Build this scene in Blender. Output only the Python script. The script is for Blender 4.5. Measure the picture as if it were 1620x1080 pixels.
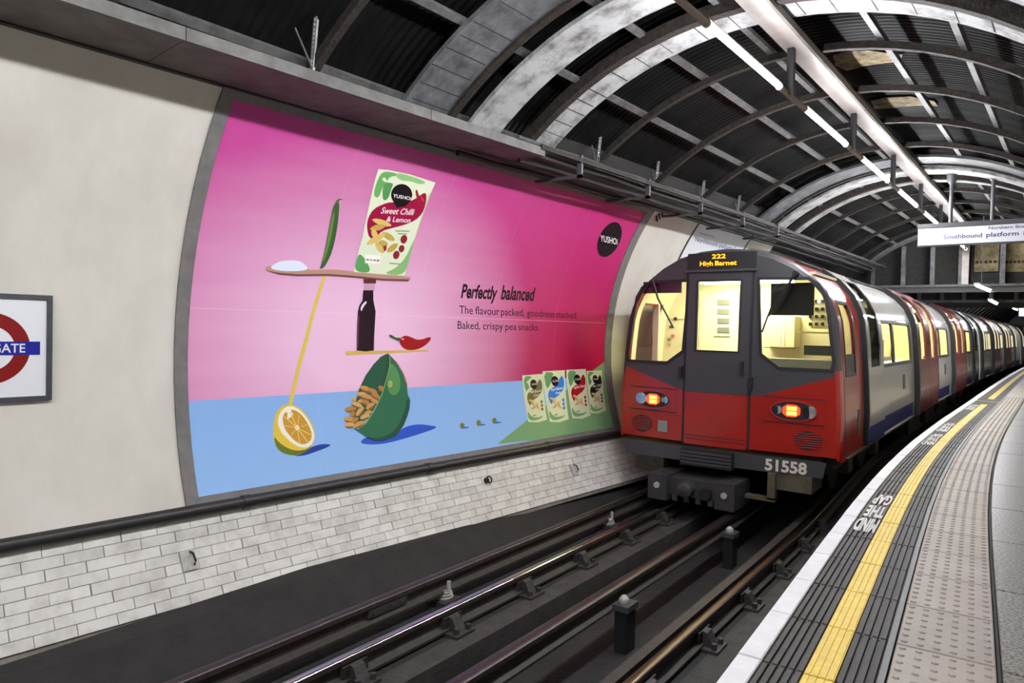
import bpy, bmesh, math, random
from math import sin, cos, pi, radians, sqrt, atan2, asin
from mathutils import Vector, Matrix
from mathutils.geometry import delaunay_2d_cdt
random.seed(7)
scene = bpy.context.scene
for _o in list(bpy.data.objects):
    bpy.data.objects.remove(_o)
C = scene.collection

# ------------------------------------------------------------------ camera
FPX, YAW, PIT, ROL, CH = 1093.21, 0.6307, 0.0190, 0.0221, 2.0026
_f0 = Vector((-sin(YAW), cos(YAW), 0)); _r0 = Vector((cos(YAW), sin(YAW), 0)); _z = Vector((0, 0, 1))
_fw = _f0 * cos(PIT) - _z * sin(PIT); _up = _f0 * sin(PIT) + _z * cos(PIT)
CR = _r0 * cos(ROL) + _up * sin(ROL); CU = -_r0 * sin(ROL) + _up * cos(ROL); CF = _fw
CAM = Vector((0, 0, CH))
cd = bpy.data.cameras.new('camera'); cd.sensor_width = 36; cd.lens = 36 * FPX / 1620; cd.clip_start = .05; cd.clip_end = 300
camo = bpy.data.objects.new('camera', cd); C.objects.link(camo)
camo.matrix_world = Matrix(((CR.x, CU.x, -CF.x, CAM.x), (CR.y, CU.y, -CF.y, CAM.y), (CR.z, CU.z, -CF.z, CAM.z), (0, 0, 0, 1)))
scene.camera = camo

# ------------------------------------------------------------------ world and exposure
w = bpy.data.worlds.new('world'); scene.world = w; w.use_nodes = True
w.node_tree.nodes['Background'].inputs[0].default_value = (.8, .85, 1, 1)
w.node_tree.nodes['Background'].inputs[1].default_value = .02
scene.view_settings.view_transform = 'Standard'
scene.view_settings.look = 'None'
scene.view_settings.gamma = 1
scene.view_settings.use_curve_mapping = False
scene.view_settings.exposure = 0.0
TUBE_POWER = 285.0
scene.cycles.use_denoising = True
scene.cycles.max_bounces = 7
scene.cycles.adaptive_threshold = .02
scene.cycles.sample_clamp_indirect = 6

# ------------------------------------------------------------------ pixel helper: where a line of sight meets a surface of the place
def ray(u, v):
    return CR * ((u - 810) / FPX) - CU * ((v - 540) / FPX) + CF
def onY(u, v, Y):
    r = ray(u, v); return CAM + r * (Y / r.y)
def onZ(u, v, Z):
    r = ray(u, v); return CAM + r * ((Z - CH) / r.z)

# ------------------------------------------------------------------ alignment curves
AW = .0902                                   # the left wall closes in on the track
WR, WZ = 3.15, 1.75                          # wall radius and centre height
def wax(Y): return -1.63 + AW * (Y - 5)
def wallp(Y, a, d=0.0):                      # a = angle up from the horizontal, d = proud of the wall
    return Vector((wax(Y) - (WR - d) * cos(a), Y, WZ + (WR - d) * sin(a)))
def wall_hit(u, v, d=0.0):
    r = ray(u, v); R = WR - d
    ax, bx = -(-1.63 - AW * 5), r.x - AW * r.y; az, bz = CH - WZ, r.z
    A = bx * bx + bz * bz; B = 2 * (ax * bx + az * bz); Cc = ax * ax + az * az - R * R
    t = (-B + sqrt(B * B - 4 * A * Cc)) / (2 * A); q = CAM + r * t
    return q.y, atan2(q.z - WZ, wax(q.y) - q.x)
def za(z): return asin(max(-1, min(1, (z - WZ) / WR)))
RZ, RR = 1.52, 3.0                           # roof rib circle
def rax(Y): return -1.94 + .062 * (Y - 2.66)
def roofp(Y, deg, R=RR):
    a = radians(deg); return Vector((rax(Y) + R * cos(a), Y, RZ + R * sin(a)))
def tc(Y):                                   # train centre line
    return -2.73 + ((.012 * (Y - 9) + .00085 * (Y - 9) ** 2) if Y > 9 else 0)
def tch(Y): return atan2((.012 + .0017 * (Y - 9)) if Y > 9 else 0, 1)
def railc(Y):
    t = min(1, max(0, (Y - 7) / 7)); t = t * t * (3 - 2 * t)
    return -2.483 * (1 - t) + tc(Y) * t
KN = [(3.5, 0), (6, .0145), (9, .0106), (14, -.0004), (30, .0013)]
def kap(s):
    if s <= KN[0][0]: return 0
    for (a, ka), (b, kb) in zip(KN, KN[1:]):
        if s <= b: return ka + (kb - ka) * (s - a) / (b - a)
    return KN[-1][1]
_PT = []; _ph = 0; _x = 0; _y = 0
for i in range(1400):
    _PT.append((_x, _y, _ph)); s = i * .05; _ph += kap(s) * .05; _x += sin(_ph) * .05; _y += cos(_ph) * .05
AP = -.0412
def plat(s, o):                              # a point o metres right of the reference line at distance s; (X, Y, heading)
    if s <= 0: x, y, h = 0, s, 0
    else:
        i = min(len(_PT) - 2, int(s / .05)); f = s / .05 - i
        a, b = _PT[i], _PT[i + 1]; x, y, h = [a[k] + (b[k] - a[k]) * f for k in range(3)]
    return x + o * cos(h) + AP * y, y - o * sin(h), h + AP
PE = -.7078                                  # platform edge
ZP = .80                                     # platform height over the rail

# ------------------------------------------------------------------ materials
def mat(name, col, rough=.5, metal=0, noise=0, nscale=8, col2=None, bump=0, bscale=40, emit=0, ecol=None, coat=0, rnd=0, spec=.5, stretch=None, alpha=1, lo=.35, hi=.7):
    m = bpy.data.materials.new(name); m.use_nodes = True
    nt = m.node_tree; b = nt.nodes['Principled BSDF']
    b.inputs['Base Color'].default_value = (*col, 1); b.inputs['Roughness'].default_value = rough; b.inputs['Metallic'].default_value = metal
    b.inputs['Specular IOR Level'].default_value = spec
    if coat: b.inputs['Coat Weight'].default_value = coat; b.inputs['Coat Roughness'].default_value = .08
    tcn = nt.nodes.new('ShaderNodeTexCoord'); geo = nt.nodes.new('ShaderNodeNewGeometry')
    src = geo.outputs['Position']
    if stretch:
        mp = nt.nodes.new('ShaderNodeMapping'); mp.inputs['Scale'].default_value = stretch
        nt.links.new(src, mp.inputs['Vector']); src = mp.outputs['Vector']
    last = None
    if noise:
        n = nt.nodes.new('ShaderNodeTexNoise'); n.inputs['Scale'].default_value = nscale; n.inputs['Detail'].default_value = 8; n.inputs['Roughness'].default_value = .65
        nt.links.new(src, n.inputs['Vector'])
        r = nt.nodes.new('ShaderNodeValToRGB'); r.color_ramp.elements[0].position = lo; r.color_ramp.elements[1].position = hi
        c2 = col2 or tuple(c * (1 - noise) for c in col)
        r.color_ramp.elements[0].color = (*c2, 1); r.color_ramp.elements[1].color = (*col, 1)
        nt.links.new(n.outputs['Fac'], r.inputs['Fac']); last = r.outputs['Color']
    if rnd:
        oi = nt.nodes.new('ShaderNodeObjectInfo'); hs = nt.nodes.new('ShaderNodeHueSaturation')
        mr = nt.nodes.new('ShaderNodeMapRange'); mr.inputs['To Min'].default_value = 1 - rnd; mr.inputs['To Max'].default_value = 1 + rnd * .6
        nt.links.new(oi.outputs['Random'], mr.inputs['Value']); nt.links.new(mr.outputs['Result'], hs.inputs['Value'])
        if last: nt.links.new(last, hs.inputs['Color'])
        else: hs.inputs['Color'].default_value = (*col, 1)
        last = hs.outputs['Color']
    if last: nt.links.new(last, b.inputs['Base Color'])
    if bump:
        n2 = nt.nodes.new('ShaderNodeTexNoise'); n2.inputs['Scale'].default_value = bscale; n2.inputs['Detail'].default_value = 5
        nt.links.new(src, n2.inputs['Vector'])
        bp = nt.nodes.new('ShaderNodeBump'); bp.inputs['Strength'].default_value = bump; bp.inputs['Distance'].default_value = .02
        nt.links.new(n2.outputs['Fac'], bp.inputs['Height']); nt.links.new(bp.outputs['Normal'], b.inputs['Normal'])
    if emit:
        b.inputs['Emission Color'].default_value = (*(ecol or col), 1); b.inputs['Emission Strength'].default_value = emit
    return m
def srgb(r, g, b):
    f = lambda c: (c / 255 / 12.92) if c / 255 <= .04045 else ((c / 255 + .055) / 1.055) ** 2.4
    return (f(r), f(g), f(b))
_pm = {}
def ink(r, g, b, rough=.35):                 # a printed colour
    k = (r, g, b)
    if k not in _pm: _pm[k] = mat('ink_%d_%d_%d' % k, srgb(r, g, b), rough, spec=.3)
    return _pm[k]
M = {}
M['cream'] = mat('cream_enamel', (.66, .63, .565), .32, noise=.1, nscale=1.6, bump=.06, bscale=6, stretch=(1, 1, .5), lo=.2, hi=.62, col2=(.52, .49, .42))
M['backing'] = mat('dark_backing', (.03, .028, .026), .9, noise=.5, nscale=9)
M['mortar'] = mat('grimy_mortar', (.24, .21, .18), .9, noise=.5, nscale=12)
M['brick'] = mat('glazed_brick', (.70, .68, .64), .22, noise=.3, nscale=7, col2=(.48, .455, .41), rnd=.11, bump=.05, bscale=30, lo=.25, hi=.55)
M['pipe'] = mat('black_pipe', (.022, .02, .019), .45, noise=.4, nscale=14, bump=.15, bscale=20)
M['framegrey'] = mat('grey_frame', (.20, .19, .185), .4, noise=.3, nscale=9)
M['soffit'] = mat('grimy_ledge', (.15, .125, .105), .6, noise=.6, nscale=4, col2=(.06, .048, .042), bump=.1)
M['soffedge'] = mat('ledge_edge', (.11, .105, .097), .55, noise=.5, nscale=6, col2=(.045, .042, .038))
M['roof'] = mat('black_corrugated_sheet', (.007, .007, .0075), .55, noise=.55, nscale=5, bump=.05, bscale=12, spec=.12)
M['ribwhite'] = mat('peeling_white_paint', (.34, .34, .34), .55, noise=.7, nscale=5.5, col2=(.10, .095, .09), bump=.25, bscale=25, lo=.33, hi=.56)
M['ribgrey'] = mat('dirty_grey_paint', (.15, .155, .165), .5, noise=.6, nscale=7, col2=(.05, .05, .053), bump=.2, bscale=25)
M['rust'] = mat('rusty_iron', (.045, .037, .033), .55, noise=.6, nscale=25, col2=(.018, .015, .013), bump=.5, bscale=60, spec=.12)
M['purlin'] = mat('grey_purlin', (.13, .127, .125), .5, noise=.5, nscale=10, col2=(.05, .048, .045))
M['strut'] = mat('galvanised_strut', (.34, .34, .34), .4, metal=.4, noise=.3, nscale=20)
M['trunk'] = mat('white_trunking', (.46, .43, .40), .45, noise=.25, nscale=4, col2=(.34, .31, .28))
M['conduit'] = mat('tan_conduit', (.27, .23, .18), .5)
M['darkgrey'] = mat('dark_grey_metal', (.055, .055, .06), .5)
M['black'] = mat('black_rubber', (.012, .012, .013), .5)
M['tube'] = mat('lit_tube', (1, 1, 1), .4, emit=TUBE_POWER, ecol=(.95, .96, 1.0))
M['bed'] = mat('sooty_concrete', (.022, .020, .019), .85, noise=.5, nscale=6, bump=.4, bscale=30)
M['bed2'] = mat('sooty_concrete_kerb', (.062, .056, .052), .85, noise=.5, nscale=7, bump=.4, bscale=40)
M['railside'] = mat('rail_side', (.045, .035, .03), .6, noise=.5, nscale=20)
M['railtop'] = mat('polished_rail', (.42, .41, .43), .16, metal=1)
M['railbrown'] = mat('brown_rail_head', (.13, .095, .065), .34, metal=1)
M['condtop'] = mat('conductor_head', (.10, .085, .09), .42, metal=1, noise=.3, nscale=20)
M['chair'] = mat('cast_iron', (.05, .046, .043), .6, noise=.4, nscale=30, bump=.3)
M['porcelain'] = mat('white_porcelain', (.55, .54, .5), .3, noise=.4, nscale=30)
M['coping'] = mat('white_painted_stone', (.66, .65, .68), .55, noise=.15, nscale=9, bump=.12, bscale=50)
M['darktile'] = mat('charcoal_ribbed_tile', (.046, .041, .040), .55, noise=.45, nscale=16, spec=.3, bump=.15, bscale=60, rnd=.16)
M['groove'] = mat('black_joint', (.015, .014, .015), .8)
M['yellow'] = mat('yellow_painted_tile', (.72, .52, .045), .5, noise=.3, nscale=22, col2=(.55, .38, .03), bump=.15, bscale=60, rnd=.06)
M['bronze'] = mat('dark_strip', (.05, .05, .053), .45)
M['tactile'] = mat('beige_tactile_slab', (.28, .24, .208), .5, noise=.2, nscale=5, bump=.08, bscale=70, rnd=.07)
M['terrazzo'] = mat('speckled_terrazzo', (.22, .207, .187), .34, noise=.55, nscale=75, col2=(.045, .04, .036), rnd=.05, lo=.44, hi=.56)
M['paint'] = mat('white_road_paint', (.62, .6, .58), .6, noise=.3, nscale=40)
M['red'] = mat('red_gloss', (.38, .014, .008), .28, coat=.4, noise=.15, nscale=3)
M['reddark'] = mat('red_gloss_cab_door', (.36, .03, .03), .22, coat=.5)
M['cabgrey'] = mat('dark_grey_cab', (.048, .048, .054), .42, coat=.1)
M['white'] = mat('white_train_paint', (.62, .60, .56), .2, coat=.5)
M['trainred'] = mat('maroon_door_paint', (.17, .026, .03), .25, coat=.3)
M['blue'] = mat('blue_train_paint', (.035, .04, .20), .25, coat=.4)
M['underframe'] = mat('grimy_underframe', (.035, .028, .018), .6, noise=.6, nscale=10, col2=(.012, .01, .008))
M['sole'] = mat('sole_bar', (.12, .10, .06), .5, noise=.5, nscale=8)
M['cabcream'] = mat('cream_cab_lining', (.78, .74, .52), .5)
M['lilac'] = mat('lilac_partition', (.74, .62, .64), .5)
M['cabdesk'] = mat('grey_cab_desk', (.25, .27, .24), .5)
M['cablamp'] = mat('cab_ceiling_lamp', (1, 1, .85), .5, emit=42, ecol=(1, .95, .70))
M['saloonlamp'] = mat('saloon_lamp', (1, 1, .85), .5, emit=44, ecol=(1, .94, .64))
M['taillamp'] = mat('lit_tail_lamp', (1, .1, .02), .4, emit=2.2, ecol=(1, .035, .01))
M['tailcore'] = mat('tail_lamp_leds', (1, .5, .1), .4, emit=5, ecol=(1, .36, .04))
M['amber'] = mat('amber_led', (1, .4, .02), .4, emit=2.2, ecol=(1, .36, .01))
M['chrome'] = mat('lamp_reflector', (.6, .6, .6), .12, metal=1)
M['litwin'] = mat('lit_carriage_window', (.6, .56, .38), .2, emit=.75, ecol=(1, .90, .50), noise=.5, nscale=3)
def glass(name, tint, refl=.10):
    m = bpy.data.materials.new(name); m.use_nodes = True; nt = m.node_tree
    for n in list(nt.nodes): nt.nodes.remove(n)
    o = nt.nodes.new('ShaderNodeOutputMaterial'); mx = nt.nodes.new('ShaderNodeMixShader'); t = nt.nodes.new('ShaderNodeBsdfTransparent'); g = nt.nodes.new('ShaderNodeBsdfGlossy')
    t.inputs[0].default_value = (*tint, 1); g.inputs['Roughness'].default_value = .03; mx.inputs[0].default_value = refl
    nt.links.new(t.outputs[0], mx.inputs[1]); nt.links.new(g.outputs[0], mx.inputs[2]); nt.links.new(mx.outputs[0], o.inputs[0])
    return m
M['glass'] = glass('window_glass', (.92, .92, .84), .06)
M['darkglass'] = glass('tinted_glass', (.10, .10, .10), .12)
M['signwhite'] = mat('white_sign_enamel', (.72, .73, .76), .25, coat=.3)
M['signblue'] = mat('sign_blue_lettering', (.03, .03, .16), .4)

# ------------------------------------------------------------------ object helpers
WPOS = {}
def wpos(o): return WPOS.get(o.name, Vector((0, 0, 0)))
def link(o, parent, org):
    C.objects.link(o)
    WPOS[o.name] = Vector(org)
    if parent is not None:
        o.parent = parent; o.location = Vector(org) - wpos(parent)
    else: o.location = org
    return o
def empty(name, org):
    return link(bpy.data.objects.new(name, None), None, Vector(org))
def props(o, label=None, cat=None, group=None, kind=None):
    if label: o['label'] = label
    if cat: o['category'] = cat
    if group: o['group'] = group
    if kind: o['kind'] = kind
    return o
def mk(name, V, F, m, parent=None, smooth=False, org=None, uv=None):
    V = [Vector(v) for v in V]
    if org is None:
        lo = [min(v[k] for v in V) for k in range(3)]; hi = [max(v[k] for v in V) for k in range(3)]
        org = Vector(((lo[0] + hi[0]) / 2, (lo[1] + hi[1]) / 2, lo[2]))
    me = bpy.data.meshes.new(name); me.from_pydata([v - org for v in V], [], F)
    if isinstance(m, (list, tuple)):
        for x in m: me.materials.append(x)
    else: me.materials.append(m)
    bm = bmesh.new(); bm.from_mesh(me); bmesh.ops.recalc_face_normals(bm, faces=bm.faces); bm.to_mesh(me); bm.free()
    if uv:
        l = me.uv_layers.new(name='uv')
        for lp in me.loops: l.data[lp.index].uv = uv[lp.vertex_index]
    if smooth:
        me.polygons.foreach_set('use_smooth', [True] * len(me.polygons))
        try: me.set_sharp_from_angle(angle=radians(40))
        except Exception: pass
    me.update()
    return link(bpy.data.objects.new(name, me), parent, org)
def inst(name, src, org, rot=None, parent=None):
    o = bpy.data.objects.new(name, src.data if hasattr(src, 'data') else src); link(o, parent, Vector(org))
    if rot is not None: o.rotation_euler = rot if not isinstance(rot, Matrix) else rot.to_euler()
    return o
def bx(V, F, x0, x1, y0, y1, z0, z1, T=None):
    n = len(V)
    for z in (z0, z1):
        for (x, y) in ((x0, y0), (x1, y0), (x1, y1), (x0, y1)):
            p = (x, y, z); V.append(T(*p) if T else Vector(p))
    F += [[n + a for a in f] for f in ((0, 3, 2, 1), (4, 5, 6, 7), (0, 1, 5, 4), (1, 2, 6, 5), (2, 3, 7, 6), (3, 0, 4, 7))]
def tubev(V, F, pts, r, n=8, caps=True):
    pts = [Vector(p) for p in pts]; base = len(V); rr = r if isinstance(r, (list, tuple)) else [r] * len(pts)
    for i, p in enumerate(pts):
        d = (pts[min(i + 1, len(pts) - 1)] - pts[max(i - 1, 0)]).normalized()
        a = Vector((0, 0, 1)) if abs(d.z) < .9 else Vector((1, 0, 0)); s = d.cross(a).normalized(); t = s.cross(d)
        for k in range(n):
            q = 2 * pi * k / n; V.append(p + s * (cos(q) * rr[i]) + t * (sin(q) * rr[i]))
    for i in range(len(pts) - 1):
        for k in range(n):
            a = base + i * n + k; b = base + i * n + (k + 1) % n; F.append([a, b, b + n, a + n])
    if caps: F.append([base + k for k in range(n)][::-1]); F.append([base + (len(pts) - 1) * n + k for k in range(n)])
def sweep(V, F, prof, path, closed=True, caps=True):
    """prof: list of (lateral, z); path: list of functions-ready (X, Y, heading)"""
    base = len(V); n = len(prof)
    for (X, Y, h) in path:
        for (l, z) in prof: V.append(Vector((X + l * cos(h), Y - l * sin(h), z)))
    for i in range(len(path) - 1):
        for k in range(n if closed else n - 1):
            a = base + i * n + k; b = base + i * n + (k + 1) % n; F.append([a, b, b + n, a + n])
    if caps and closed:
        F.append([base + k for k in range(n)][::-1]); F.append([base + (len(path) - 1) * n + k for k in range(n)])
def inside(p, poly):
    x, y = p; c = False; j = len(poly) - 1
    for i in range(len(poly)):
        xi, yi = poly[i]; xj, yj = poly[j]
        if (yi > y) != (yj > y) and x < (xj - xi) * (y - yi) / (yj - yi) + xi: c = not c
        j = i
    return c
def fill(outer, holes=(), step=None):
    pts = []; ed = []
    def dens(loop):
        if not step: return list(loop)
        out = []
        for a, b in zip(loop, list(loop[1:]) + [loop[0]]):
            n = max(1, int(math.hypot(b[0] - a[0], b[1] - a[1]) / step))
            for k in range(n): out.append((a[0] + (b[0] - a[0]) * k / n, a[1] + (b[1] - a[1]) * k / n))
        return out
    for loop in [outer] + list(holes):
        l = dens(loop); n0 = len(pts); pts += [Vector(p) for p in l]; ed += [(n0 + i, n0 + (i + 1) % len(l)) for i in range(len(l))]
    if step:
        xs = [p[0] for p in outer]; ys = [p[1] for p in outer]
        nx = int((max(xs) - min(xs)) / step); ny = int((max(ys) - min(ys)) / step)
        for i in range(1, nx):
            for j in range(1, ny):
                p = (min(xs) + (i + .37 * (j % 2)) * step, min(ys) + j * step)
                if inside(p, outer) and not any(inside(p, h) for h in holes): pts.append(Vector(p))
    v, e, f, *_ = delaunay_2d_cdt(pts, ed, [], 1 if False else 0, 1e-6)
    ff = []
    for t in f:
        c = (sum(v[i][0] for i in t) / len(t), sum(v[i][1] for i in t) / len(t))
        if inside(c, outer) and not any(inside(c, h) for h in holes): ff.append(list(t))
    return [(p[0], p[1]) for p in v], ff
def ell(cx, cy, rx, ry, ang=0, n=20):
    a = radians(ang); return [(cx + rx * cos(t) * cos(a) - ry * sin(t) * sin(a), cy + rx * cos(t) * sin(a) + ry * sin(t) * cos(a)) for t in [2 * pi * k / n for k in range(n)]]
def smoothp(pts, it=2):
    for _ in range(it):
        q = []
        for a, b in zip(pts, pts[1:] + pts[:1]): q += [(a[0] * .75 + b[0] * .25, a[1] * .75 + b[1] * .25), (a[0] * .25 + b[0] * .75, a[1] * .25 + b[1] * .75)]
        pts = q
    return pts
_tcache = {}
def textmesh(s, bold=0.0, space=1.0):
    """unit text mesh: (verts 2D normalised so that x in 0..1 and cap height = 1, faces)"""
    k = (s, bold, space)
    if k in _tcache: return _tcache[k]
    cu = bpy.data.curves.new('txt', 'FONT'); cu.body = s; cu.resolution_u = 3; cu.offset = bold; cu.space_character = space
    ob = bpy.data.objects.new('txt', cu); me = bpy.data.meshes.new_from_object(ob)
    V = [(v.co.x, v.co.y) for v in me.vertices]; F = [list(p.vertices) for p in me.polygons]
    bpy.data.objects.remove(ob); bpy.data.curves.remove(cu); bpy.data.meshes.remove(me)
    x0 = min(v[0] for v in V); x1 = max(v[0] for v in V)
    V = [((x - x0) / (x1 - x0), y / .691) for x, y in V]
    _tcache[k] = (V, F); return V, F

# ================================================================== SETTING: walls
WH = Vector((AW, 1, 0)).normalized()
def wall_patch(name, y0, y1, a0, a1, m, d=0.0, parent=None, th=.02, ny=2, na=14, kind=None, uv=False, edgefn=None):
    V = []; F = []; U = []
    for dd in (d, d - th):
        for i in range(ny + 1):
            for j in range(na + 1):
                V.append(wallp(y0 + (y1 - y0) * i / ny, a0 + (a1 - a0) * j / na, dd)); U.append((i / ny, j / na))
    n = (ny + 1) * (na + 1); q = lambda i, j, s: s * n + i * (na + 1) + j
    for i in range(ny):
        for j in range(na):
            F.append([q(i, j, 0), q(i + 1, j, 0), q(i + 1, j + 1, 0), q(i, j + 1, 0)]); F.append([q(i, j, 1), q(i, j + 1, 1), q(i + 1, j + 1, 1), q(i + 1, j, 1)])
    for i in range(ny):
        for j in (0, na): F.append([q(i, j, 0), q(i + 1, j, 0), q(i + 1, j, 1), q(i, j, 1)])
    for j in range(na):
        for i in (0, ny): F.append([q(i, j, 0), q(i, j + 1, 0), q(i, j + 1, 1), q(i, j, 1)])
    o = mk(name, V, F, m, parent, smooth=True, uv=U if uv else None)
    if kind: o['kind'] = kind
    return o
A_TOP, A_BOT, A_DADO = za(3.72), za(.66), za(.585)
wl = wall_patch('wall_left', -3, 12.6, za(.05), za(3.95), M['backing'], d=-.03, th=.15, ny=4, na=24, kind='structure')
props(wl, 'curved left tunnel wall carrying the poster and cream panels')
wall_patch('cream_panel', -3, 2.63, A_BOT, A_TOP, M['cream'], d=0, parent=wl, ny=3)
yj1, yj2 = wall_hit(1090, 378)[0], wall_hit(1172, 395)[0]
wall_patch('cream_panel', 8.40, yj1 - .02, A_BOT, A_TOP, M['cream'], d=0, parent=wl)
M['yellowcream'] = mat('pale_yellow_panel', (.60, .58, .40), .35)
wall_patch('lower_cream_panel', 8.40, yj1 - .02, A_BOT, za(1.88), M['yellowcream'], d=.002, parent=wl)
wall_patch('cream_panel', yj2 + .1, 12.6, A_BOT, A_TOP, M['cream'], d=0, parent=wl)
wall_patch('cream_panel', 2.64, 8.39, A_BOT, A_TOP, M['framegrey'], d=-.012, parent=wl, th=.01)
# dado of glazed bricks
dd_ = wall_patch('wall_left_dado', -1.5, 12.6, za(.03), A_DADO, M['mortar'], d=.004, th=.02, ny=4, na=8, kind='structure')
props(dd_, 'lower left wall of grimy white glazed bricks')
def plate(name, w, h, t, c, m):
    """bevelled plate: width along local x, height along local y, proud along z; a mesh only"""
    V = []
    for z, k in ((0, 0), (t - c, 0), (t, c)):
        for sx, sy in ((-1, -1), (1, -1), (1, 1), (-1, 1)): V.append((sx * (w / 2 - k), sy * (h / 2 - k), z))
    F = [[a, (a + 1) % 4, (a + 1) % 4 + 4, a + 4] for a in range(4)] + [[a + 4, (a + 1) % 4 + 4, (a + 1) % 4 + 8, a + 8] for a in range(4)] + [[8, 9, 10, 11]]
    me = bpy.data.meshes.new(name); me.from_pydata(V, [], F); me.materials.append(m); return me
rows = 8; a0, a1 = za(.06), A_DADO; rh = (a1 - a0) / rows; bw = .226
bmesh_full = plate('brick', bw - .003, rh * WR - .003, .016, .0025, M['brick'])
def wall_rot(a):
    n = Vector((cos(a), -cos(a) * AW, -sin(a))).normalized(); x = WH; y = n.cross(x).normalized(); x = y.cross(n)
    return Matrix(((x.x, y.x, n.x), (x.y, y.y, n.y), (x.z, y.z, n.z)))
nb = 0
for r in range(rows):
    a = a0 + (r + .5) * rh; k = 0; y = 1.05 + (bw / 2 if r % 2 else 0)
    while y < 8.95 and nb < 300:
        inst('brick', bmesh_full, wallp(y + random.uniform(-.002, .002), a, .004 + random.uniform(-.002, .002)), wall_rot(a), dd_)
        y += bw; nb += 1
V = []; F = []
for r in range(rows):                                            # bricks out of view or behind the train
    a = a0 + (r + .5) * rh
    ys0 = 1.05 + (bw / 2 if r % 2 else 0); nv = math.ceil((8.95 - ys0) / bw)
    for ya, yb in ((ys0 - 11 * bw, ys0 - .01), (ys0 + nv * bw, 12.5)):
        y = ya
        while y < yb:
            R_ = wall_rot(a); o_ = wallp(y, a, .004); n0 = len(V)
            for v in bmesh_full.vertices: V.append(o_ + R_ @ v.co)
            for p in bmesh_full.polygons: F.append([n0 + i for i in p.vertices])
            y += bw
props(mk('more_bricks', V, F, M['brick'], dd_), kind='stuff')
# far left wall behind the train and the wall on the platform side
def farwall(Y): return min(tc(Y) - 1.62, wax(Y) - WR if Y < 12.6 else 9)
V = []; F = []
sweep(V, F, [(0, -.2), (0, 3.0), (.35, 3.75), (.25, 3.8), (-.2, 3.0), (-.2, -.2)], [(farwall(Y), Y, tch(Y)) for Y in [12.4 + 2.4 * i for i in range(22)]])
props(mk('wall_left_far', V, F, M['backing']), 'dark left tunnel wall beyond the cream panels', kind='structure')
V = []; F = []
pr = []
for i in range(13):
    a = radians(-22 + 72 * i / 12); pr.append((3.12 * cos(a), RZ + .1 + 3.12 * sin(a)))
pr = pr + [(l + .15, z) for l, z in pr[::-1]]
sweep(V, F, pr, [(rax(Y) if Y < 19 else max(rax(Y) - .0 * Y, tc(Y) + 1.55), Y, .062) for Y in [-9 + 2 * i for i in range(37)]])
props(mk('wall_right', V, F, M['cream'], smooth=True), 'pale curved wall along the back of the platform', kind='structure')

# ------------------------------------------------------------------ pipe between dado and panels, wall ledge, cables
V = []; F = []
tubev(V, F, [wallp(Y, za(.622), .045) for Y in (-2, 1, 3, 5, 7, 9, 12.4)], .047, 12)
po = props(mk('wall_pipe', V, F, M['pipe'], smooth=True), 'black pipe running along the wall above the white bricks', 'pipe')
for Y in (1.2, 3.05, 4.9, 6.75, 8.6):
    V = []; F = []
    tubev(V, F, [wallp(Y - .03, za(.622), .045), wallp(Y + .03, za(.622), .045)], .054, 12); mk('clamp_ring', V, F, M['pipe'], po, smooth=True)
def cwx(Y): return wax(Y) if Y < 10 else wax(10) + .062 * (Y - 10)
def ledge(name, y0, y1, prof, m, parent=None):
    V = []; F = []; sweep(V, F, prof, [(wax(Y) , Y, math.atan(AW)) for Y in (y0, (y0 + y1) / 2, y1)]); return mk(name, V, F, m, parent)
XL = -3.60 + 1.63                                                # ledge front, measured from the wall axis
led = props(empty('trim_1', wallp(2, za(3.6))), 'grimy brown ledge jutting out above the poster', kind='structure')
for y0, y1 in ((-3, 1.9), (1.905, 3.75), (3.755, 5.15)):
    ledge('ledge_sheet', y0, y1, [(-2.55, 3.60), (XL, 3.60), (XL, 3.64), (-2.55, 3.72)], M['soffit'], led)
    ledge('ledge_edge', y0, y1, [(XL - .005, 3.592), (XL + .02, 3.592), (XL + .02, 3.668), (XL - .06, 3.675), (XL - .06, 3.66), (XL - .005, 3.66)], M['soffedge'], led)
ledge('dark_gap_strip', -3, 5.3, [(-2.56, 3.59), (-2.50, 3.59), (-2.50, 3.61), (-2.56, 3.61)], M['black'], led)
def cable(y0, y1, off, z, r, m, label, wob=.01):
    V = []; F = []; pts = []
    n = int((y1 - y0) / .5)
    for i in range(n + 1):
        Y = y0 + (y1 - y0) * i / n; pts.append((cwx(Y) + off + random.uniform(-wob, wob), Y, z + random.uniform(-wob, wob)))
    tubev(V, F, pts, r, 7); return props(mk('cable', V, F, m, smooth=True), label, 'cable', 'cables along the wall top')
M['cabgreyc'] = mat('grey_cable', (.10, .10, .105), .4, noise=.5, nscale=15)
lab = ['thin black cable lowest of the bundle above the poster end', 'second lowest black cable of the bundle along the wall top', 'thick dark cable in the middle of the wall top bundle',
       'pale grey cable running along the middle of the wall top bundle', 'dark cable just under the roof ribs on the left wall', 'topmost grey conduit of the bundle under the roof ribs', 'outermost black cable of the wall top bundle']
for (y0, off, z, r, m), lb in zip(((4.7, -2.42, 3.56, .028, M['black']), (4.9, -2.36, 3.62, .03, M['pipe']), (5.0, -2.25, 3.655, .045, M['pipe']), (5.0, -2.14, 3.68, .022, M['cabgreyc']), (5.1, -2.07, 3.63, .03, M['pipe']), (5.0, -2.0, 3.70, .02, M['cabgreyc']), (5.2, -2.15, 3.56, .02, M['black'])), lab):
    cable(y0, 18.6, off, z, r, m, lb)
V = []; F = []; sweep(V, F, [(XL, 3.645), (XL + .035, 3.645), (XL + .035, 3.69), (XL, 3.69)], [(cwx(Y), Y, .06) for Y in (5.15, 8, 10, 12, 18.6)])
props(mk('cable_rail', V, F, M['rust']), 'dark angle rail carrying cables beyond the ledge', 'rail')
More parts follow.
